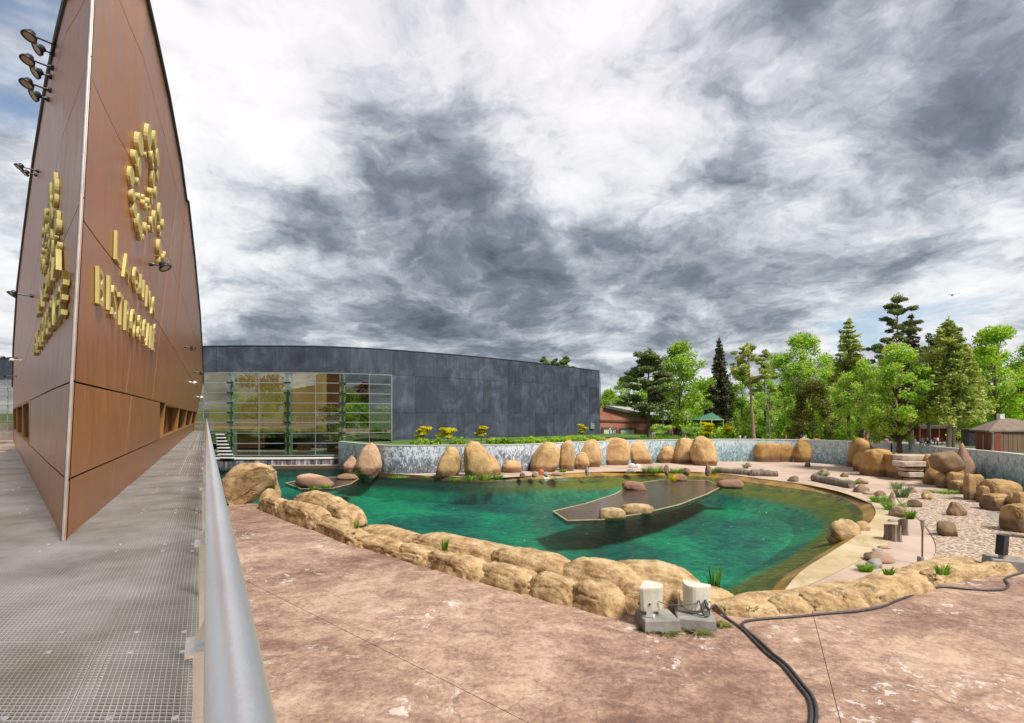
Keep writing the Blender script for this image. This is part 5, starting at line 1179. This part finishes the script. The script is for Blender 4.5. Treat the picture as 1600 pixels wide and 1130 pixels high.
def tree(name, kind, x, D, ytop, w, m, lab, bark='bark', base=None, leaf=.34, dens=1.0, cb=.25, lean=0.0, seed=1, twin=False, blossom=False, group='trees beyond the wall', trunk_r=None, xtop=None, cat='tree', zbase=None):
    leaf *= .74; rs = random.Random(seed); X = (x-CX)/F*D; z0 = zbase if zbase is not None else gz(X, D)-.2; H = (HY-ytop)/F*D-z0; R = w/F*D/2
    root = empty(name, (X, D, z0), lab, cat, group); base = np.array([0, 0, 0.]); Ln = ((xtop-x)/F*D if xtop else 0.0)
    tr = trunk_r or max(.13, H*.015); tm = MB(); pts = []; O = Vector((X, D, z0))
    bendx = rs.uniform(-.25, .25); bendy = rs.uniform(-.25, .25)
    def tp(t): return Vector((Ln*t+bendx*math.sin(t*3)*H*.03, bendy*math.sin(t*2.6)*H*.03, H*t))
    top_t = .97 if kind in ('pine', 'spruce', 'fir', 'bare') else .8
    tm.tube([O+tp(top_t*k/10) for k in range(11)], [tr*(1.25 if k == 0 else 1-.085*k) for k in range(11)], 8)
    if twin:
        o2 = Vector((tr*3.2, .3, 0)); tm.tube([O+o2*(1-.3*k/8)+tp(.85*k/8)+Vector((0, 0, 0)) for k in range(9)], [tr*.8*(1-.1*k) for k in range(9)], 8)
    C = []; F2 = []
    if kind in ('decid', 'birch', 'bush'):
        n = int((58 if kind == 'decid' else 40)*dens)
        for i in range(n):
            t = cb+(1-cb)*rs.random()**.85; prof = math.sin(math.pi*min(max((t-cb)/(1-cb), 0)*.86+.14, 1))**.65
            an = rs.uniform(0, 2*math.pi); rr = R*prof*(.25+.75*rs.random()**.5); c = tp(t*.97)+Vector((math.cos(an)*rr, math.sin(an)*rr, 0)); cr = R*rs.uniform(.18, .36)*(1.0 if kind != 'birch' else .75)
            nl = int(150*dens*(cr/(leaf*3.2))**2*.55)+24
            C.append(ball(c, cr, nl, .75 if kind != 'birch' else 1.25))
            if blossom: F2.append(ball(c+Vector((0, 0, cr*.15)), cr*1.12, max(10, nl//4), .85))
            s = tp(max(.12, t-.28)*.97); mid = s.lerp(c, .55)+Vector((0, 0, R*.06)); tm.tube([O+s, O+mid, O+c], [tr*.33*(1.1-t*.7), tr*.2, tr*.07], 5, False)
    elif kind in ('spruce', 'fir'):
        nw = int(24*dens) if kind == 'spruce' else int(20*dens)
        for i in range(nw):
            t = cb+(1-cb)*(i+.5)/nw; L = R*(1-(t-cb)/(1-cb))**(.8 if kind == 'spruce' else .62)*1.05+R*.06
            nb = 7 if kind == 'spruce' else 6
            for k in range(nb):
                an = 2*math.pi*(k+rs.random()*.8)/nb; Lk = L*rs.uniform(.6, 1.12); droop = -.32 if kind == 'spruce' else rs.uniform(-.2, .12); s = tp(t)
                e = s+Vector((math.cos(an)*Lk, math.sin(an)*Lk, droop*Lk)); tm.tube([O+s, O+e], [tr*.16, .012], 4, False)
                m_ = max(5, int(15*Lk/(leaf*2.2)))
                q = np.linspace(.15, 1, m_)[:, None]; pc = np.array(s)+(np.array(e)-np.array(s))*q; pc = np.repeat(pc, 3, 0); pc += RNG.normal(size=pc.shape)*np.array([.10, .10, .07])*max(Lk, 1.2)*1.1
                pc[:, 2] -= np.abs(RNG.normal(size=len(pc)))*.08*Lk; C.append(pc)
        C.append(ball(tp(.98), R*.12, 60, 2.5))
    elif kind in ('pine', 'bare'):
        n = int(26*dens)
        for i in range(n):
            t = cb+(1-cb)*((i+rs.random())/n); env = (1-((t-cb)/(1-cb))**2.2)*.75+.28; an = rs.uniform(0, 2*math.pi); L = R*env*rs.uniform(.45, 1.05); s = tp(t*.94)
            e = s+Vector((math.cos(an)*L, math.sin(an)*L, L*rs.uniform(.02, .32))); mid = s.lerp(e, .5)+Vector((0, 0, -.04*L)); tm.tube([O+s, O+mid, O+e], [tr*.26, tr*.16, .02], 5, False)
            for q in (.55, .78, 1.0):
                cr = R*rs.uniform(.14, .24)*(1 if kind == 'pine' else .85)
                if kind == 'bare' and rs.random() < .35: continue
                cc = s.lerp(e, q)+Vector((rs.uniform(-.5, .5)*cr, rs.uniform(-.5, .5)*cr, cr*.25)); C.append(ball(cc, cr, int(70*dens*(cr/(leaf*2.2))**2*.5)+14, .5))
        C.append(ball(tp(.97), R*.2, 80, .8))
    elif kind == 'yew':
        for i in range(int(60*dens)):
            t = rs.random(); prof = (1-t**1.9)**.6; an = rs.uniform(0, 2*math.pi); rr = R*prof*rs.uniform(.5, 1); c = Vector((math.cos(an)*rr, math.sin(an)*rr, H*(.05+.9*t))); cr = R*rs.uniform(.16, .28); C.append(ball(c, cr, int(60*(cr/(leaf*1.8))**2*.5)+20, 1.0))
    elif kind == 'layer':                                               # small yellow tree with flat tiers of leaves
        for i in range(int(9*dens)):
            t = cb+(1-cb)*(i+.5)/(9*dens); an = rs.uniform(0, 2*math.pi); rr = R*rs.uniform(.1, .75); c = Vector((math.cos(an)*rr, math.sin(an)*rr*.7, H*t)); cr = R*rs.uniform(.3, .5); C.append(ball(c, cr, int(90*dens), .26)); s = tp(t*.7); tm.tube([O+s, O+c], [tr*.4, .015], 5, False)
    C = np.concatenate(C)
    link('crown', quads_mesh('crown', C, leaf, m, flat=.35 if kind in ('spruce', 'fir', 'layer') else .15, aspect=1.5 if kind in ('spruce', 'fir', 'pine', 'bare') else 1.1), root)
    if F2: link('blossom', quads_mesh('blossom', np.concatenate(F2), leaf*.55, M['blossom'], aspect=1.6), root)
    tm.obj('trunk', M[bark], root); return root

T_ = [ # kind, x, D, ytop, w, material, label, options
 ('dark_pine', 'pine', 850, 150, 556, 36, 'leafdark', 'dark pine top showing left above the slate roof', dict(cb=.45, leaf=.55, dens=1.5)),
 ('dark_pine', 'pine', 884, 150, 556, 46, 'leafdark', 'dark pine top showing right above the slate roof', dict(cb=.45, leaf=.55, dens=1.5)),
 ('dark_pine', 'pine', 868, 155, 559, 36, 'leafdark', 'dark pine top in the middle above the slate roof', dict(cb=.45, leaf=.55, dens=1.5)),
 ('pine_tree', 'pine', 1014, 80, 546, 84, 'leafdark', 'dark pine with a bare lower trunk in front of the brick hall', dict(cb=.28, dens=1.7, leaf=.33, bark='bark', trunk_r=.32)),
 ('deciduous_tree', 'decid', 1062, 112, 535, 92, 'leafmid', 'tall fresh green tree right behind the dark pine', dict(cb=.12, leaf=.5)),
 ('deciduous_tree', 'decid', 985, 150, 585, 60, 'leafpale', 'pale green tree behind the brick hall roof', dict(cb=.1, leaf=.6)),
 ('deciduous_tree', 'decid', 952, 165, 612, 56, 'leafmid', 'low green tree beside the slate building corner', dict(cb=.05, leaf=.6)),
 ('deciduous_tree', 'decid', 1100, 140, 596, 60, 'leaf', 'green tree behind the aviary netting', dict(cb=.05, leaf=.55)),
 ('spruce_tree', 'spruce', 1124, 118, 532, 52, 'leafspruce', 'dark brownish spruce with a narrow pointed crown', dict(cb=.12, leaf=.45, dens=1.2)),
 ('birch_tree', 'bare', 1178, 86, 536, 72, 'leafolive', 'tall leaning tree with an orange bare trunk', dict(cb=.62, leaf=.33, bark='barkred', xtop=1168, trunk_r=.34, dens=1.5)),
 ('birch_tree', 'birch', 1203, 92, 588, 40, 'leafpale', 'young pale green birch with a thin white trunk', dict(cb=.3, leaf=.28, bark='barkpale', trunk_r=.14, xtop=1197)),
 ('deciduous_tree', 'decid', 1160, 120, 580, 70, 'leafmid', 'bushy green tree behind the leaning orange trunk', dict(cb=.02, leaf=.5)),
 ('pine_tree', 'pine', 1196, 112, 545, 52, 'leafolive', 'olive pine between the orange trunk and the chestnut', dict(cb=.3, leaf=.4, dens=1.3)),
 ('chestnut_tree', 'decid', 1255, 98, 524, 100, 'leaf', 'tall flowering chestnut behind the brownish yew', dict(cb=.18, leaf=.42, blossom=True)),
 ('yew_tree', 'yew', 1270, 80, 592, 78, 'leafyew', 'broad brownish green yew behind the middle boulders', dict(leaf=.3, dens=1.2)),
 ('larch_tree', 'fir', 1327, 100, 500, 66, 'leafolive', 'tall green larch right of the flowering chestnut', dict(cb=.28, leaf=.42)),
 ('tall_pine', 'bare', 1399, 92, 456, 86, 'leafdark', 'tallest pine with bare spreading branches on the skyline', dict(cb=.40, leaf=.32, bark='barkred', dens=1.9, trunk_r=.36, xtop=1403)),
 ('spruce_tree', 'spruce', 1424, 98, 492, 46, 'leafspruce', 'dark spruce just right of the tallest pine', dict(cb=.3, leaf=.4)),
 ('chestnut_tree', 'decid', 1405, 58, 540, 100, 'leaf', 'big flowering chestnut with a thick trunk behind the stone steps', dict(cb=.13, leaf=.3, blossom=True, trunk_r=.27, dens=1.25)),
 ('chestnut_tree', 'decid', 1345, 70, 560, 76, 'leaf', 'flowering chestnut left of the big one, hanging low', dict(cb=.2, leaf=.32, blossom=True)),
 ('fir_tree', 'fir', 1482, 56, 503, 92, 'leafolive', 'tall olive fir with two grey trunks right of the chestnut', dict(cb=.30, leaf=.30, bark='barkpale', twin=True, trunk_r=.24, dens=1.35)),
 ('pine_tree', 'pine', 1452, 104, 520, 60, 'leafdark', 'dark pine between the chestnut and the olive fir', dict(cb=.4, leaf=.4)),
 ('maple_tree', 'decid', 1556, 82, 508, 100, 'leaf', 'bright green maple behind the red shed', dict(cb=.1, leaf=.38, dens=1.2)),
 ('maple_tree', 'decid', 1530, 96, 545, 70, 'leafmid', 'green maple between the olive fir and the bright maple', dict(cb=.1, leaf=.42)),
 ('copper_tree', 'decid', 1604, 84, 590, 44, 'leafmaroon', 'dark reddish tree at the right border', dict(cb=.05, leaf=.38)),
 ('deciduous_tree', 'decid', 1640, 96, 520, 110, 'leafmid', 'green tree just cut by the right border', dict(cb=.1, leaf=.45)),
 ('deciduous_tree', 'decid', 1225, 130, 600, 70, 'leafmid', 'green tree filling the gap behind the young birch', dict(cb=.02, leaf=.55)),
 ('deciduous_tree', 'decid', 1300, 132, 570, 80, 'leafmid', 'green tree behind the larch', dict(cb=.02, leaf=.55)),
 ('deciduous_tree', 'decid', 1380, 130, 560, 80, 'leafmid', 'green tree behind the tallest pine', dict(cb=.05, leaf=.55)),
 ('deciduous_tree', 'decid', 1440, 138, 590, 90, 'leaf', 'green tree over the far end of the path', dict(cb=.22, leaf=.55)),
 ('deciduous_tree', 'decid', 1500, 130, 570, 90, 'leafmid', 'green tree behind the olive fir', dict(cb=.15, leaf=.55)),
 ('deciduous_tree', 'decid', 1030, 150, 590, 70, 'leafmid', 'green tree behind the dark pine', dict(cb=.02, leaf=.6)),
]
for i, (nm, kd, x, D, yt, w, m, lb, op) in enumerate(T_): tree(nm, kd, x, D, yt, w, M[m], lb, seed=500+i, **op)
for i, (x, D, yt, w, m, lb) in enumerate([(662, 68.5, 667, 28, 'leafyellow', 'leftmost small yellow tree before the slate wall'), (700, 68, 669, 36, 'leafyellow', 'second small yellow tree, broad, before the slate wall'), (752, 69, 666, 24, 'leafyellow', 'third small yellow tree with a raised tip before the slate wall'), (910, 78, 663, 18, 'leafyellow', 'tiny yellow tree by the right end of the slate wall'),
        (1107, 84, 660, 28, 'leafyellow', 'bright yellow bush in front of the aviary'), (1136, 88, 664, 20, 'leafyellow', 'small yellow bush right of the aviary'), (1035, 90, 664, 40, 'leafpale', 'low yellow-green bush before the brick hall'), (1080, 96, 668, 26, 'leafpale', 'low yellow-green bush left of the bright yellow one')]):
    tree('yellow_tree', 'layer', x, D, yt, w, M[m], lb, seed=600+i, cb=.42, leaf=.24, dens=1.6, group='small yellow trees', trunk_r=.06)
# woods behind the camera: they show only as reflections in the glazed front
def woods(name, m, n, zlo, zhi, rad, cnt, leaf):
    C = []
    for i in range(n): C.append(ball((rnd(-110, 60), rnd(-48, -30), rnd(zlo, zhi)), rad*rnd(.6, 1.2), cnt, .8))
    o = link(name, quads_mesh(name, np.concatenate(C), leaf, m), None); o['kind'] = 'stuff'
woods('copper_wood', M['leafcopper'], 60, 5, 11, 3.2, 260, .7); woods('green_wood', M['leafmid'], 150, -9, 6, 4.0, 260, .9)

def hedge(name, pts, h, w, m, lab, dens=90, leaf=.2, cat='hedge'):
    C = []
    pts = [Vector(p) for p in pts]
    for a, b in zip(pts, pts[1:]):
        n = max(2, int((b-a).length/.5))
        for i in range(n):
            p = a.lerp(b, i/n); C.append(ball(p+Vector((rnd(-.2, .2), rnd(-.2, .2), h*rnd(.2, .75))), h*rnd(.35, .6), dens, .9))
    C = np.concatenate(C)-np.array(pts[0]); o = link(name, quads_mesh(name, C, leaf, m), None, pts[0]); return tag(o, lab, cat)
for x0, x1, d, lb in ((646, 692, .9, 'clipped green hedge before the leftmost yellow trees'), (708, 726, 1.0, 'short green hedge right of the broad yellow tree'), (764, 808, 1.2, 'green hedge in the middle of the slate wall'), (815, 855, 1.3, 'green hedge above the sloping boulder'), (858, 892, 1.4, 'green hedge above the narrow upright boulder'), (893, 945, 1.6, 'green hedge towards the corner of the slate building')):
    n = 6; pts = []
    for i in range(n+1):
        x = x0+(x1-x0)*i/n; r = (x-CX)/F; c = min(WALL, key=lambda v: abs(v.x/v.y-r)); D = c.y+d; pts.append((r*D, D, ZWALL-.1))
    hedge('hedge', pts, .85, .5, M['leaf'] if x0 > 800 else M['leafmid'], lb)
def forest():
    C = []
    for i in range(210):
        x = rnd(880, 1700); D = rnd(165, 240); X = (x-CX)/F*D; h = rnd(10, 20) if x > 1060 else rnd(6, 11)
        C.append(ball((X, D, -5+h*.45), h*.55, 230, .9))
    o = link('far_wood', quads_mesh('far_wood', np.concatenate(C), 1.0, M['leafmid']), None); o['kind'] = 'stuff'
forest()
def indoor():
    C = []
    for i in range(46): p = BP(rnd(500, 606)); C.append(ball((p.x-.5, p.y+rnd(4, 9), rnd(-5, 1.5)), rnd(.6, 1.4), 70, .8))
    o = link('indoor_planting', quads_mesh('indoor_planting', np.concatenate(C), .45, M['leafmid']), None); o['kind'] = 'stuff'
indoor()
def underwood():
    C = []
    for i in range(120):
        x = rnd(1075, 1350) if i < 80 else rnd(1490, 1680); D = rnd(96, 125); p = gq(x, D); h = rnd(1.6, 5.0); C.append(ball((p.x, p.y, p.z+h*.4), h*.6, 130, .8))
    o = link('undergrowth', quads_mesh('undergrowth', np.concatenate(C), .5, M['leafmid']), None); o['kind'] = 'stuff'
underwood()
def tuft(p, h, r, n, m, lab, name='grass_tuft', wid=.03, group='tufts of grass and weeds'):
    p = np.array(p); V = []
    a = RNG.random(n)*2*math.pi; rr = r*np.sqrt(RNG.random(n))*.6; b = np.stack([np.cos(a)*rr, np.sin(a)*rr*.7, np.zeros(n)], 1); out = np.stack([np.cos(a), np.sin(a), np.zeros(n)], 1)
    hh = h*(.5+.6*RNG.random(n))[:, None]; lean = (r*(.2+.7*RNG.random(n)))[:, None]; t = b+out*lean+np.array([0, 0, 1])*hh; sd = np.stack([-np.sin(a+1), np.cos(a+1), np.zeros(n)], 1)*wid
    mid = b+out*lean*.35+np.array([0, 0, 1])*hh*.6
    V = np.concatenate([np.stack([b-sd, b+sd, mid+sd*.8, mid-sd*.8], 1), np.stack([mid-sd*.8, mid+sd*.8, t+sd*.15, t-sd*.15], 1)], 0).reshape(-1, 3)
    o = link(name, rawmesh(name, V, m), None, tuple(p)); return tag(o, lab, 'grass', group)
TU = [(735, 751, .9, .9, 'grass', 'left grass tuft at the waterline below the tallest boulder'), (758, 751, 1.0, 1.2, 'grass', 'middle grass tuft at the waterline below the tallest boulder'), (778, 750, 1.0, .9, 'grass', 'right grass tuft at the waterline below the tallest boulder'), (710, 752, .5, .9, 'grass', 'low weeds at the waterline left of the grass tufts'), (665, 748, .5, .5, 'grass', 'small weed on the left bank'), (622, 747, .35, 1.8, 'grass', 'low green strip at the left waterline'), (560, 741, .4, 1.5, 'grass', 'green strip at the foot of the pink peaked rock'), (490, 765, .4, .6, 'grass', 'left green clump at the pinkish pool rock'), (508, 763, .5, .8, 'grass', 'right green clump at the pinkish pool rock'),
      (879, 738, .5, .7, 'grass', 'grass between the broad and the narrow boulder'), (1024, 738, 1.3, 1.7, 'grass', 'tall reeds left of the upright stone'), (1010, 738, .9, .9, 'greygrass', 'pale reeds below the sloping boulder'), (1056, 740, 1.0, 1.2, 'grass', 'reeds between the upright stone and the brown stone'), (1070, 739, .8, .7, 'grass', 'small reed clump near the brown stone'), (1052, 752, .9, .6, 'leafyellow', 'yellowish plant on the little bank rock'), (1118, 739, 1.0, 1.4, 'grass', 'green tuft left of the logs'), (1142, 738, .8, .9, 'greygrass', 'grey-green tuft behind the logs'), (1165, 732, .8, .6, 'greygrass', 'grey-green tuft by the small tan stone'), (1185, 740, .9, .8, 'greygrass', 'grey-green tuft at the right log'),
      (1284, 748, 1.2, 1.0, 'greygrass', 'bluish grass tuft before the brown stone'), (1318, 755, .6, 1.0, 'grass', 'green weeds behind the long log'), (1335, 757, .5, .6, 'grass', 'green weeds at the end of the long log'), (1375, 785, .9, 1.2, 'grass', 'bright green plant below the pink stone'), (1395, 797, .9, 1.1, 'grass', 'dark green plant above the path kerb'), (1408, 778, 1.6, 1.0, 'greygrass', 'tall bluish grass between the stones'), (1402, 764, 1.1, .8, 'greygrass', 'shorter bluish grass behind the tall one'), (1422, 811, .9, .5, 'grass', 'little conical green plant by the grey-topped boulder'), (1470, 771, .5, 1.9, 'grass', 'low green plants at the foot of the block wall'), (1485, 772, .4, 1.4, 'grass', 'low green plants right at the block wall corner'), (1352, 893, .5, .5, 'grass', 'small weed left of the grey stone')]
for (x, y, h, r, m, lb) in TU: tuft(P(x, y, ZB), h*.62, r*.7, 150, M[m], lb, wid=.028)
for (x, y, up, h, r, lb) in [(1117, 918, 0, 1.0, .3, 'tall thin grass at the water behind the right loudspeaker'), (557, 826, .7, .3, .12, 'tiny weed on the rim right of the left rocks'), (695, 860, .8, .4, .15, 'weed growing on the rim above the terrace'), (1388, 898, .85, .22, .2, 'weed on the rim near the grey stone'), (1472, 898, .5, .35, .28, 'weed in the gap between the rim rocks at the gravel'), (1172, 960, .02, .3, .25, 'little green weed at the rim foot beside the hose')]:
    p = P(x, y, ZT+up) if x != 1117 else P(1117, 925, ZW); tuft(p, h, r, 60, M['grass'], lb, wid=.02)
for (x, y, r, lb) in [(1008, 985, .3, 'moss at the left of the left block'), (1040, 990, .35, 'moss along the front of the left block'), (1088, 989, .4, 'moss along the front of the right block'), (1126, 978, .3, 'moss at the right corner of the right block')]:
    tuft(P(x, y, ZT), .06, r, 150, M['moss'], lb, 'moss_patch', .02, 'moss round the blocks')
def meadow():
    V = []; pts = []
    for i in range(5200):
        x, y = rnd(1490, 1700), rnd(748, 800)
        if y > 752+(x-1540)*.42+6: continue
        if y < 748: continue
        pts.append(P(x, y, ZB+.05))
    p = np.array([tuple(q) for q in pts]); n = len(p); a = RNG.random(n)*6.28; h = (.25+.45*RNG.random(n))[:, None]; sd = np.stack([np.cos(a), np.sin(a), a*0], 1)*.035; t = p+np.array([0, 0, 1])*h+RNG.normal(size=(n, 3))*.08
    V = np.stack([p-sd, p+sd, t+sd*.3, t-sd*.3], 1).reshape(-1, 3); o = link('meadow_grass', rawmesh('meadow_grass', V, M['grass']), None); o['kind'] = 'stuff'
meadow()
# grass along the walk behind the wall
def verge():
    pts = []
    for i in range(9000):
        x = rnd(1000, 1340); r = (x-CX)/F; c = min(WALL[::3], key=lambda v: abs(v.x/v.y-r)); D = c.y+1+rnd(0, 22); pts.append((r*D, D, gz(r*D, D)))
    p = np.array(pts); n = len(p); a = RNG.random(n)*6.28; h = (.15+.3*RNG.random(n))[:, None]; sd = np.stack([np.cos(a), np.sin(a), a*0], 1)*.06; t = p+np.array([0, 0, 1])*h+RNG.normal(size=(n, 3))*.08
    o = link('verge_grass', rawmesh('verge_grass', np.stack([p-sd, p+sd, t+sd*.3, t-sd*.3], 1).reshape(-1, 3), M['grass']), None); o['kind'] = 'stuff'
verge()

# ------------------------------------------------------------------ people, gull
def body_mesh(pose):
    J = {'walk': dict(lk=(.10, -.16, .48), lf=(.10, -.05, .06), lt=(.10, -.22, .04), rk=(-.10, .12, .50), rf=(-.10, .32, .12), rt=(-.10, .22, .04), le=(.27, .10, 1.12), lh=(.26, -.06, .90), re=(-.27, -.04, 1.12), rh=(-.26, -.20, .94)),
         'stand': dict(lk=(.10, -.01, .48), lf=(.11, .02, .06), lt=(.12, -.16, .04), rk=(-.10, -.01, .48), rf=(-.12, .02, .06), rt=(-.14, -.16, .04), le=(.27, .02, 1.12), lh=(.25, -.12, .90), re=(-.27, .03, 1.12), rh=(-.20, -.16, 1.0)),
         'sit': dict(lk=(.12, -.42, .50), lf=(.12, -.40, .08), lt=(.12, -.56, .04), rk=(-.12, -.42, .50), rf=(-.12, -.44, .08), rt=(-.12, -.60, .04), le=(.26, -.04, .78), lh=(.15, -.26, .62), re=(-.26, -.04, .78), rh=(-.15, -.26, .62))}[pose]
    dz = -.42 if pose == 'sit' else 0
    V = [(0, 0, .93+dz), (0, -.01, 1.15+dz), (0, 0, 1.38+dz), (0, .0, 1.50+dz), (0, -.02, 1.60+dz), (0, -.02, 1.72+dz), (.10, 0, .88+dz), J['lk'], J['lf'], J['lt'], (-.10, 0, .88+dz), J['rk'], J['rf'], J['rt'], (.19, 0, 1.40+dz), J['le'], J['lh'], (-.19, 0, 1.40+dz), J['re'], J['rh']]
    E = [(0, 1), (1, 2), (2, 3), (3, 4), (4, 5), (0, 6), (6, 7), (7, 8), (8, 9), (0, 10), (10, 11), (11, 12), (12, 13), (2, 14), (14, 15), (15, 16), (2, 17), (17, 18), (18, 19)]
    Rr = [.13, .13, .145, .06, .095, .085, .095, .065, .05, .04, .095, .065, .05, .04, .075, .05, .04, .075, .05, .04]
    me = bpy.data.meshes.new('body'); me.from_pydata(V, E, []); o = bpy.data.objects.new('body', me); COL.objects.link(o)
    sk = o.modifiers.new('skin', 'SKIN'); sk.use_smooth_shade = True; sub = o.modifiers.new('sub', 'SUBSURF'); sub.levels = 1
    for d, r in zip(me.skin_vertices[0].data, Rr): d.radius = (r, r)
    me.skin_vertices[0].data[0].use_root = True
    dg = bpy.context.evaluated_depsgraph_get(); out = bpy.data.meshes.new_from_object(o.evaluated_get(dg)); bpy.data.objects.remove(o)
    for _ in range(4): out.materials.append(None)
    idx = []
    for p in out.polygons:
        c = p.center; z = c.z-dz; armx = abs(c.x) > .21
        if z > 1.66 or (z > 1.57 and c.y > .01): k = 3
        elif z > 1.45: k = 0
        elif armx and z < 1.18: k = 0
        elif z > .92 or armx: k = 1
        elif c.z < .09: k = 3
        else: k = 2
        idx.append(k)
    out.polygons.foreach_set('material_index', idx); return out
BODY = {k: body_mesh(k) for k in ('walk', 'stand', 'sit')}
CLO = {}
def cloth(c):
    if c not in CLO: CLO[c] = mat('cloth', [tuple(q*.85 for q in c), c], 3, .9)
    return CLO[c]
skin = mat('skin', [(.45, .27, .19), (.52, .33, .24)], 3, .6); hair = mat('dark_hair', [(.04, .025, .015), (.08, .05, .03)], 3, .8)
WHT, BLU, RED, PNK, TEA, BLK, GRY, JEAN, TAN_, GRN, YEL = (.7, .7, .7), (.10, .16, .40), (.5, .05, .04), (.62, .08, .26), (.05, .42, .48), (.03, .03, .035), (.25, .25, .27), (.12, .2, .36), (.42, .33, .22), (.1, .3, .1), (.7, .45, .04)
def person(x, yf, D, h, pose, top, leg, lab, grp, yaw=None, zoff=0.0):
    X = (x-CX)/F*D; z = gz(X, D)+.05+zoff
    o = link('person', BODY[pose], None, (X, D, z)); s = h/1.76; o.scale = (s, s, s); o.rotation_euler = (0, 0, rnd(-3, 3) if yaw is None else yaw)
    for i, m in enumerate((skin, cloth(top), cloth(leg), hair)): o.material_slots[i].link = 'OBJECT'; o.material_slots[i].material = m
    return tag(o, lab, 'person', grp)
g1 = 'visitors walking on the paved path'; g2 = 'visitors along the wall'; g3 = 'visitors near the brick hall'
PE = [(1441, 87, 1.66, 'walk', GRY, JEAN, 'person in grey top and jeans walking nearest on the paved path', g1), (1444.5, 87.5, 1.7, 'walk', BLK, JEAN, 'person in black top beside the one in grey on the path', g1), (1438, 89, 1.2, 'walk', BLU, BLK, 'child in blue left of the pair on the path', g1),
      (1455, 94, 1.25, 'walk', TEA, TEA, 'child in turquoise in the middle of the path', g1), (1460, 97, 1.75, 'walk', PNK, BLK, 'person in bright pink on the path', g1), (1465, 96, 1.75, 'stand', WHT, BLK, 'person in white with black trousers right of the pink one', g1), (1449, 104, 1.75, 'walk', YEL, BLK, 'person in yellow far back on the path', g1), (1472, 100, 1.7, 'stand', RED, GRY, 'person in red at the right of the path', g1),
      (1422, 90, 1.8, 'stand', BLU, BLU, 'person in dark blue by the chestnut trunk', g1), (1427, 92, 1.7, 'stand', GRY, JEAN, 'person in grey right of the dark blue one', g1), (1430, 95, 1.4, 'walk', BLU, GRY, 'child in blue coat near the chestnut', g1), (1480, 108, 1.7, 'walk', WHT, JEAN, 'person in white far right on the path', g1),
      (1384, 78, 1.6, 'stand', PNK, JEAN, 'person in pink and jeans left of the chestnut trunk', g2), (1387, 79, 1.6, 'stand', GRY, GRY, 'person in grey close beside the pink one', g2), (1362, 84, 1.6, 'walk', BLU, TAN_, 'person in blue in front of the orange kiosk', g2),
      (1393, 60, 1.1, 'stand', RED, BLK, 'child in red at the boulders left of the chestnut trunk', g2), (1442, 58, 1.15, 'sit', TAN_, BLK, 'person in tan sitting behind the stone steps', g2), (1450, 57.5, 1.5, 'sit', (.3, .4, .62), JEAN, 'person in light blue sitting behind the stone steps', g2), (1421, 58, 1.2, 'sit', TEA, WHT, 'person in turquoise sitting left behind the stone steps', g2), (1412, 60, 1.3, 'sit', WHT, BLK, 'person in white sitting left of the turquoise one', g2),
      (1150, 76, 1.1, 'stand', BLK, BLK, 'person in black standing behind the wall left of the orange trunk', g2), (1156, 76, 1.2, 'stand', WHT, JEAN, 'person in white beside the one in black behind the wall', g2), (1164, 77, 1.1, 'walk', (.5, .6, .7), GRY, 'child in pale blue behind the wall', g2), (1193, 73.5, 1.2, 'sit', RED, BLK, 'person in red sitting at the left end of the low ledge', g2), (1228, 74, 1.5, 'stand', PNK, PNK, 'person in bright pink standing behind the low ledge', g2), (1204, 73.5, 1.0, 'sit', WHT, JEAN, 'child in white sitting on the low ledge', g2), (1210, 73.5, 1.0, 'sit', YEL, BLK, 'child in yellow sitting on the low ledge', g2), (1216, 73.5, 1.0, 'sit', GRN, GRY, 'child in green sitting on the low ledge', g2), (1222, 73.5, 1.0, 'sit', BLU, GRY, 'child in blue sitting on the low ledge', g2), (1238, 73.5, 1.1, 'sit', GRY, BLK, 'person in grey sitting next to the egg-shaped boulder', g2),
      (1019, 80, 1.2, 'stand', WHT, WHT, 'person in white right of the pine trunk', g3), (1022.5, 80, 1.3, 'walk', WHT, TAN_, 'person in white and tan walking right of the pine trunk', g3), (1051, 86, 1.2, 'stand', RED, RED, 'person in red on the lawn before the brick hall', g3), (1068, 88, 1.35, 'walk', BLU, JEAN, 'person in blue on the lawn near the aviary', g3), (1071, 89, 1.3, 'walk', RED, WHT, 'person in red and white near the aviary', g3),
      (943, 108, 1.6, 'stand', BLK, BLU, 'person in black before the left picture board', g3), (953, 107, 1.5, 'stand', WHT, BLU, 'person in white before the left picture board', g3), (957, 107, 1.5, 'stand', GRY, BLK, 'person in grey before the left picture board', g3), (960, 108, 1.4, 'walk', BLU, JEAN, 'person in blue walking past the left picture board', g3)]
for (x, D, h, ps, tc, lc, lb, gp_) in PE: person(x, 0, D, h, ps, tc, lc, lb, gp_)
gu = Q(1488, 461.5, 60); mb = MB()
mb.tube([gu+Vector(v) for v in ((-.28, 0, 0), (-.12, 0, .02), (.1, 0, .03), (.24, 0, .02), (.30, 0, 0))], [.02, .08, .09, .05, .01], 8)
for s in (-1, 1): mb.v += [gu+Vector(v) for v in ((-.05, .05*s, .05), (.10, .05*s, .05), (.0, .38*s, .20), (-.10, .36*s, .19), (-.22, .72*s, .07), (-.16, .70*s, .08))]; k = len(mb.v)-6; mb.f += [(k, k+1, k+2, k+3), (k+3, k+2, k+5, k+4)]
o = link('gull', newmesh('gull', [v-gu for v in mb.v], mb.f, M['lampdark'], True), None, gu); o.rotation_euler = (0, .15, math.radians(60)); tag(o, 'dark gull gliding with spread wings high above the trees', 'bird')
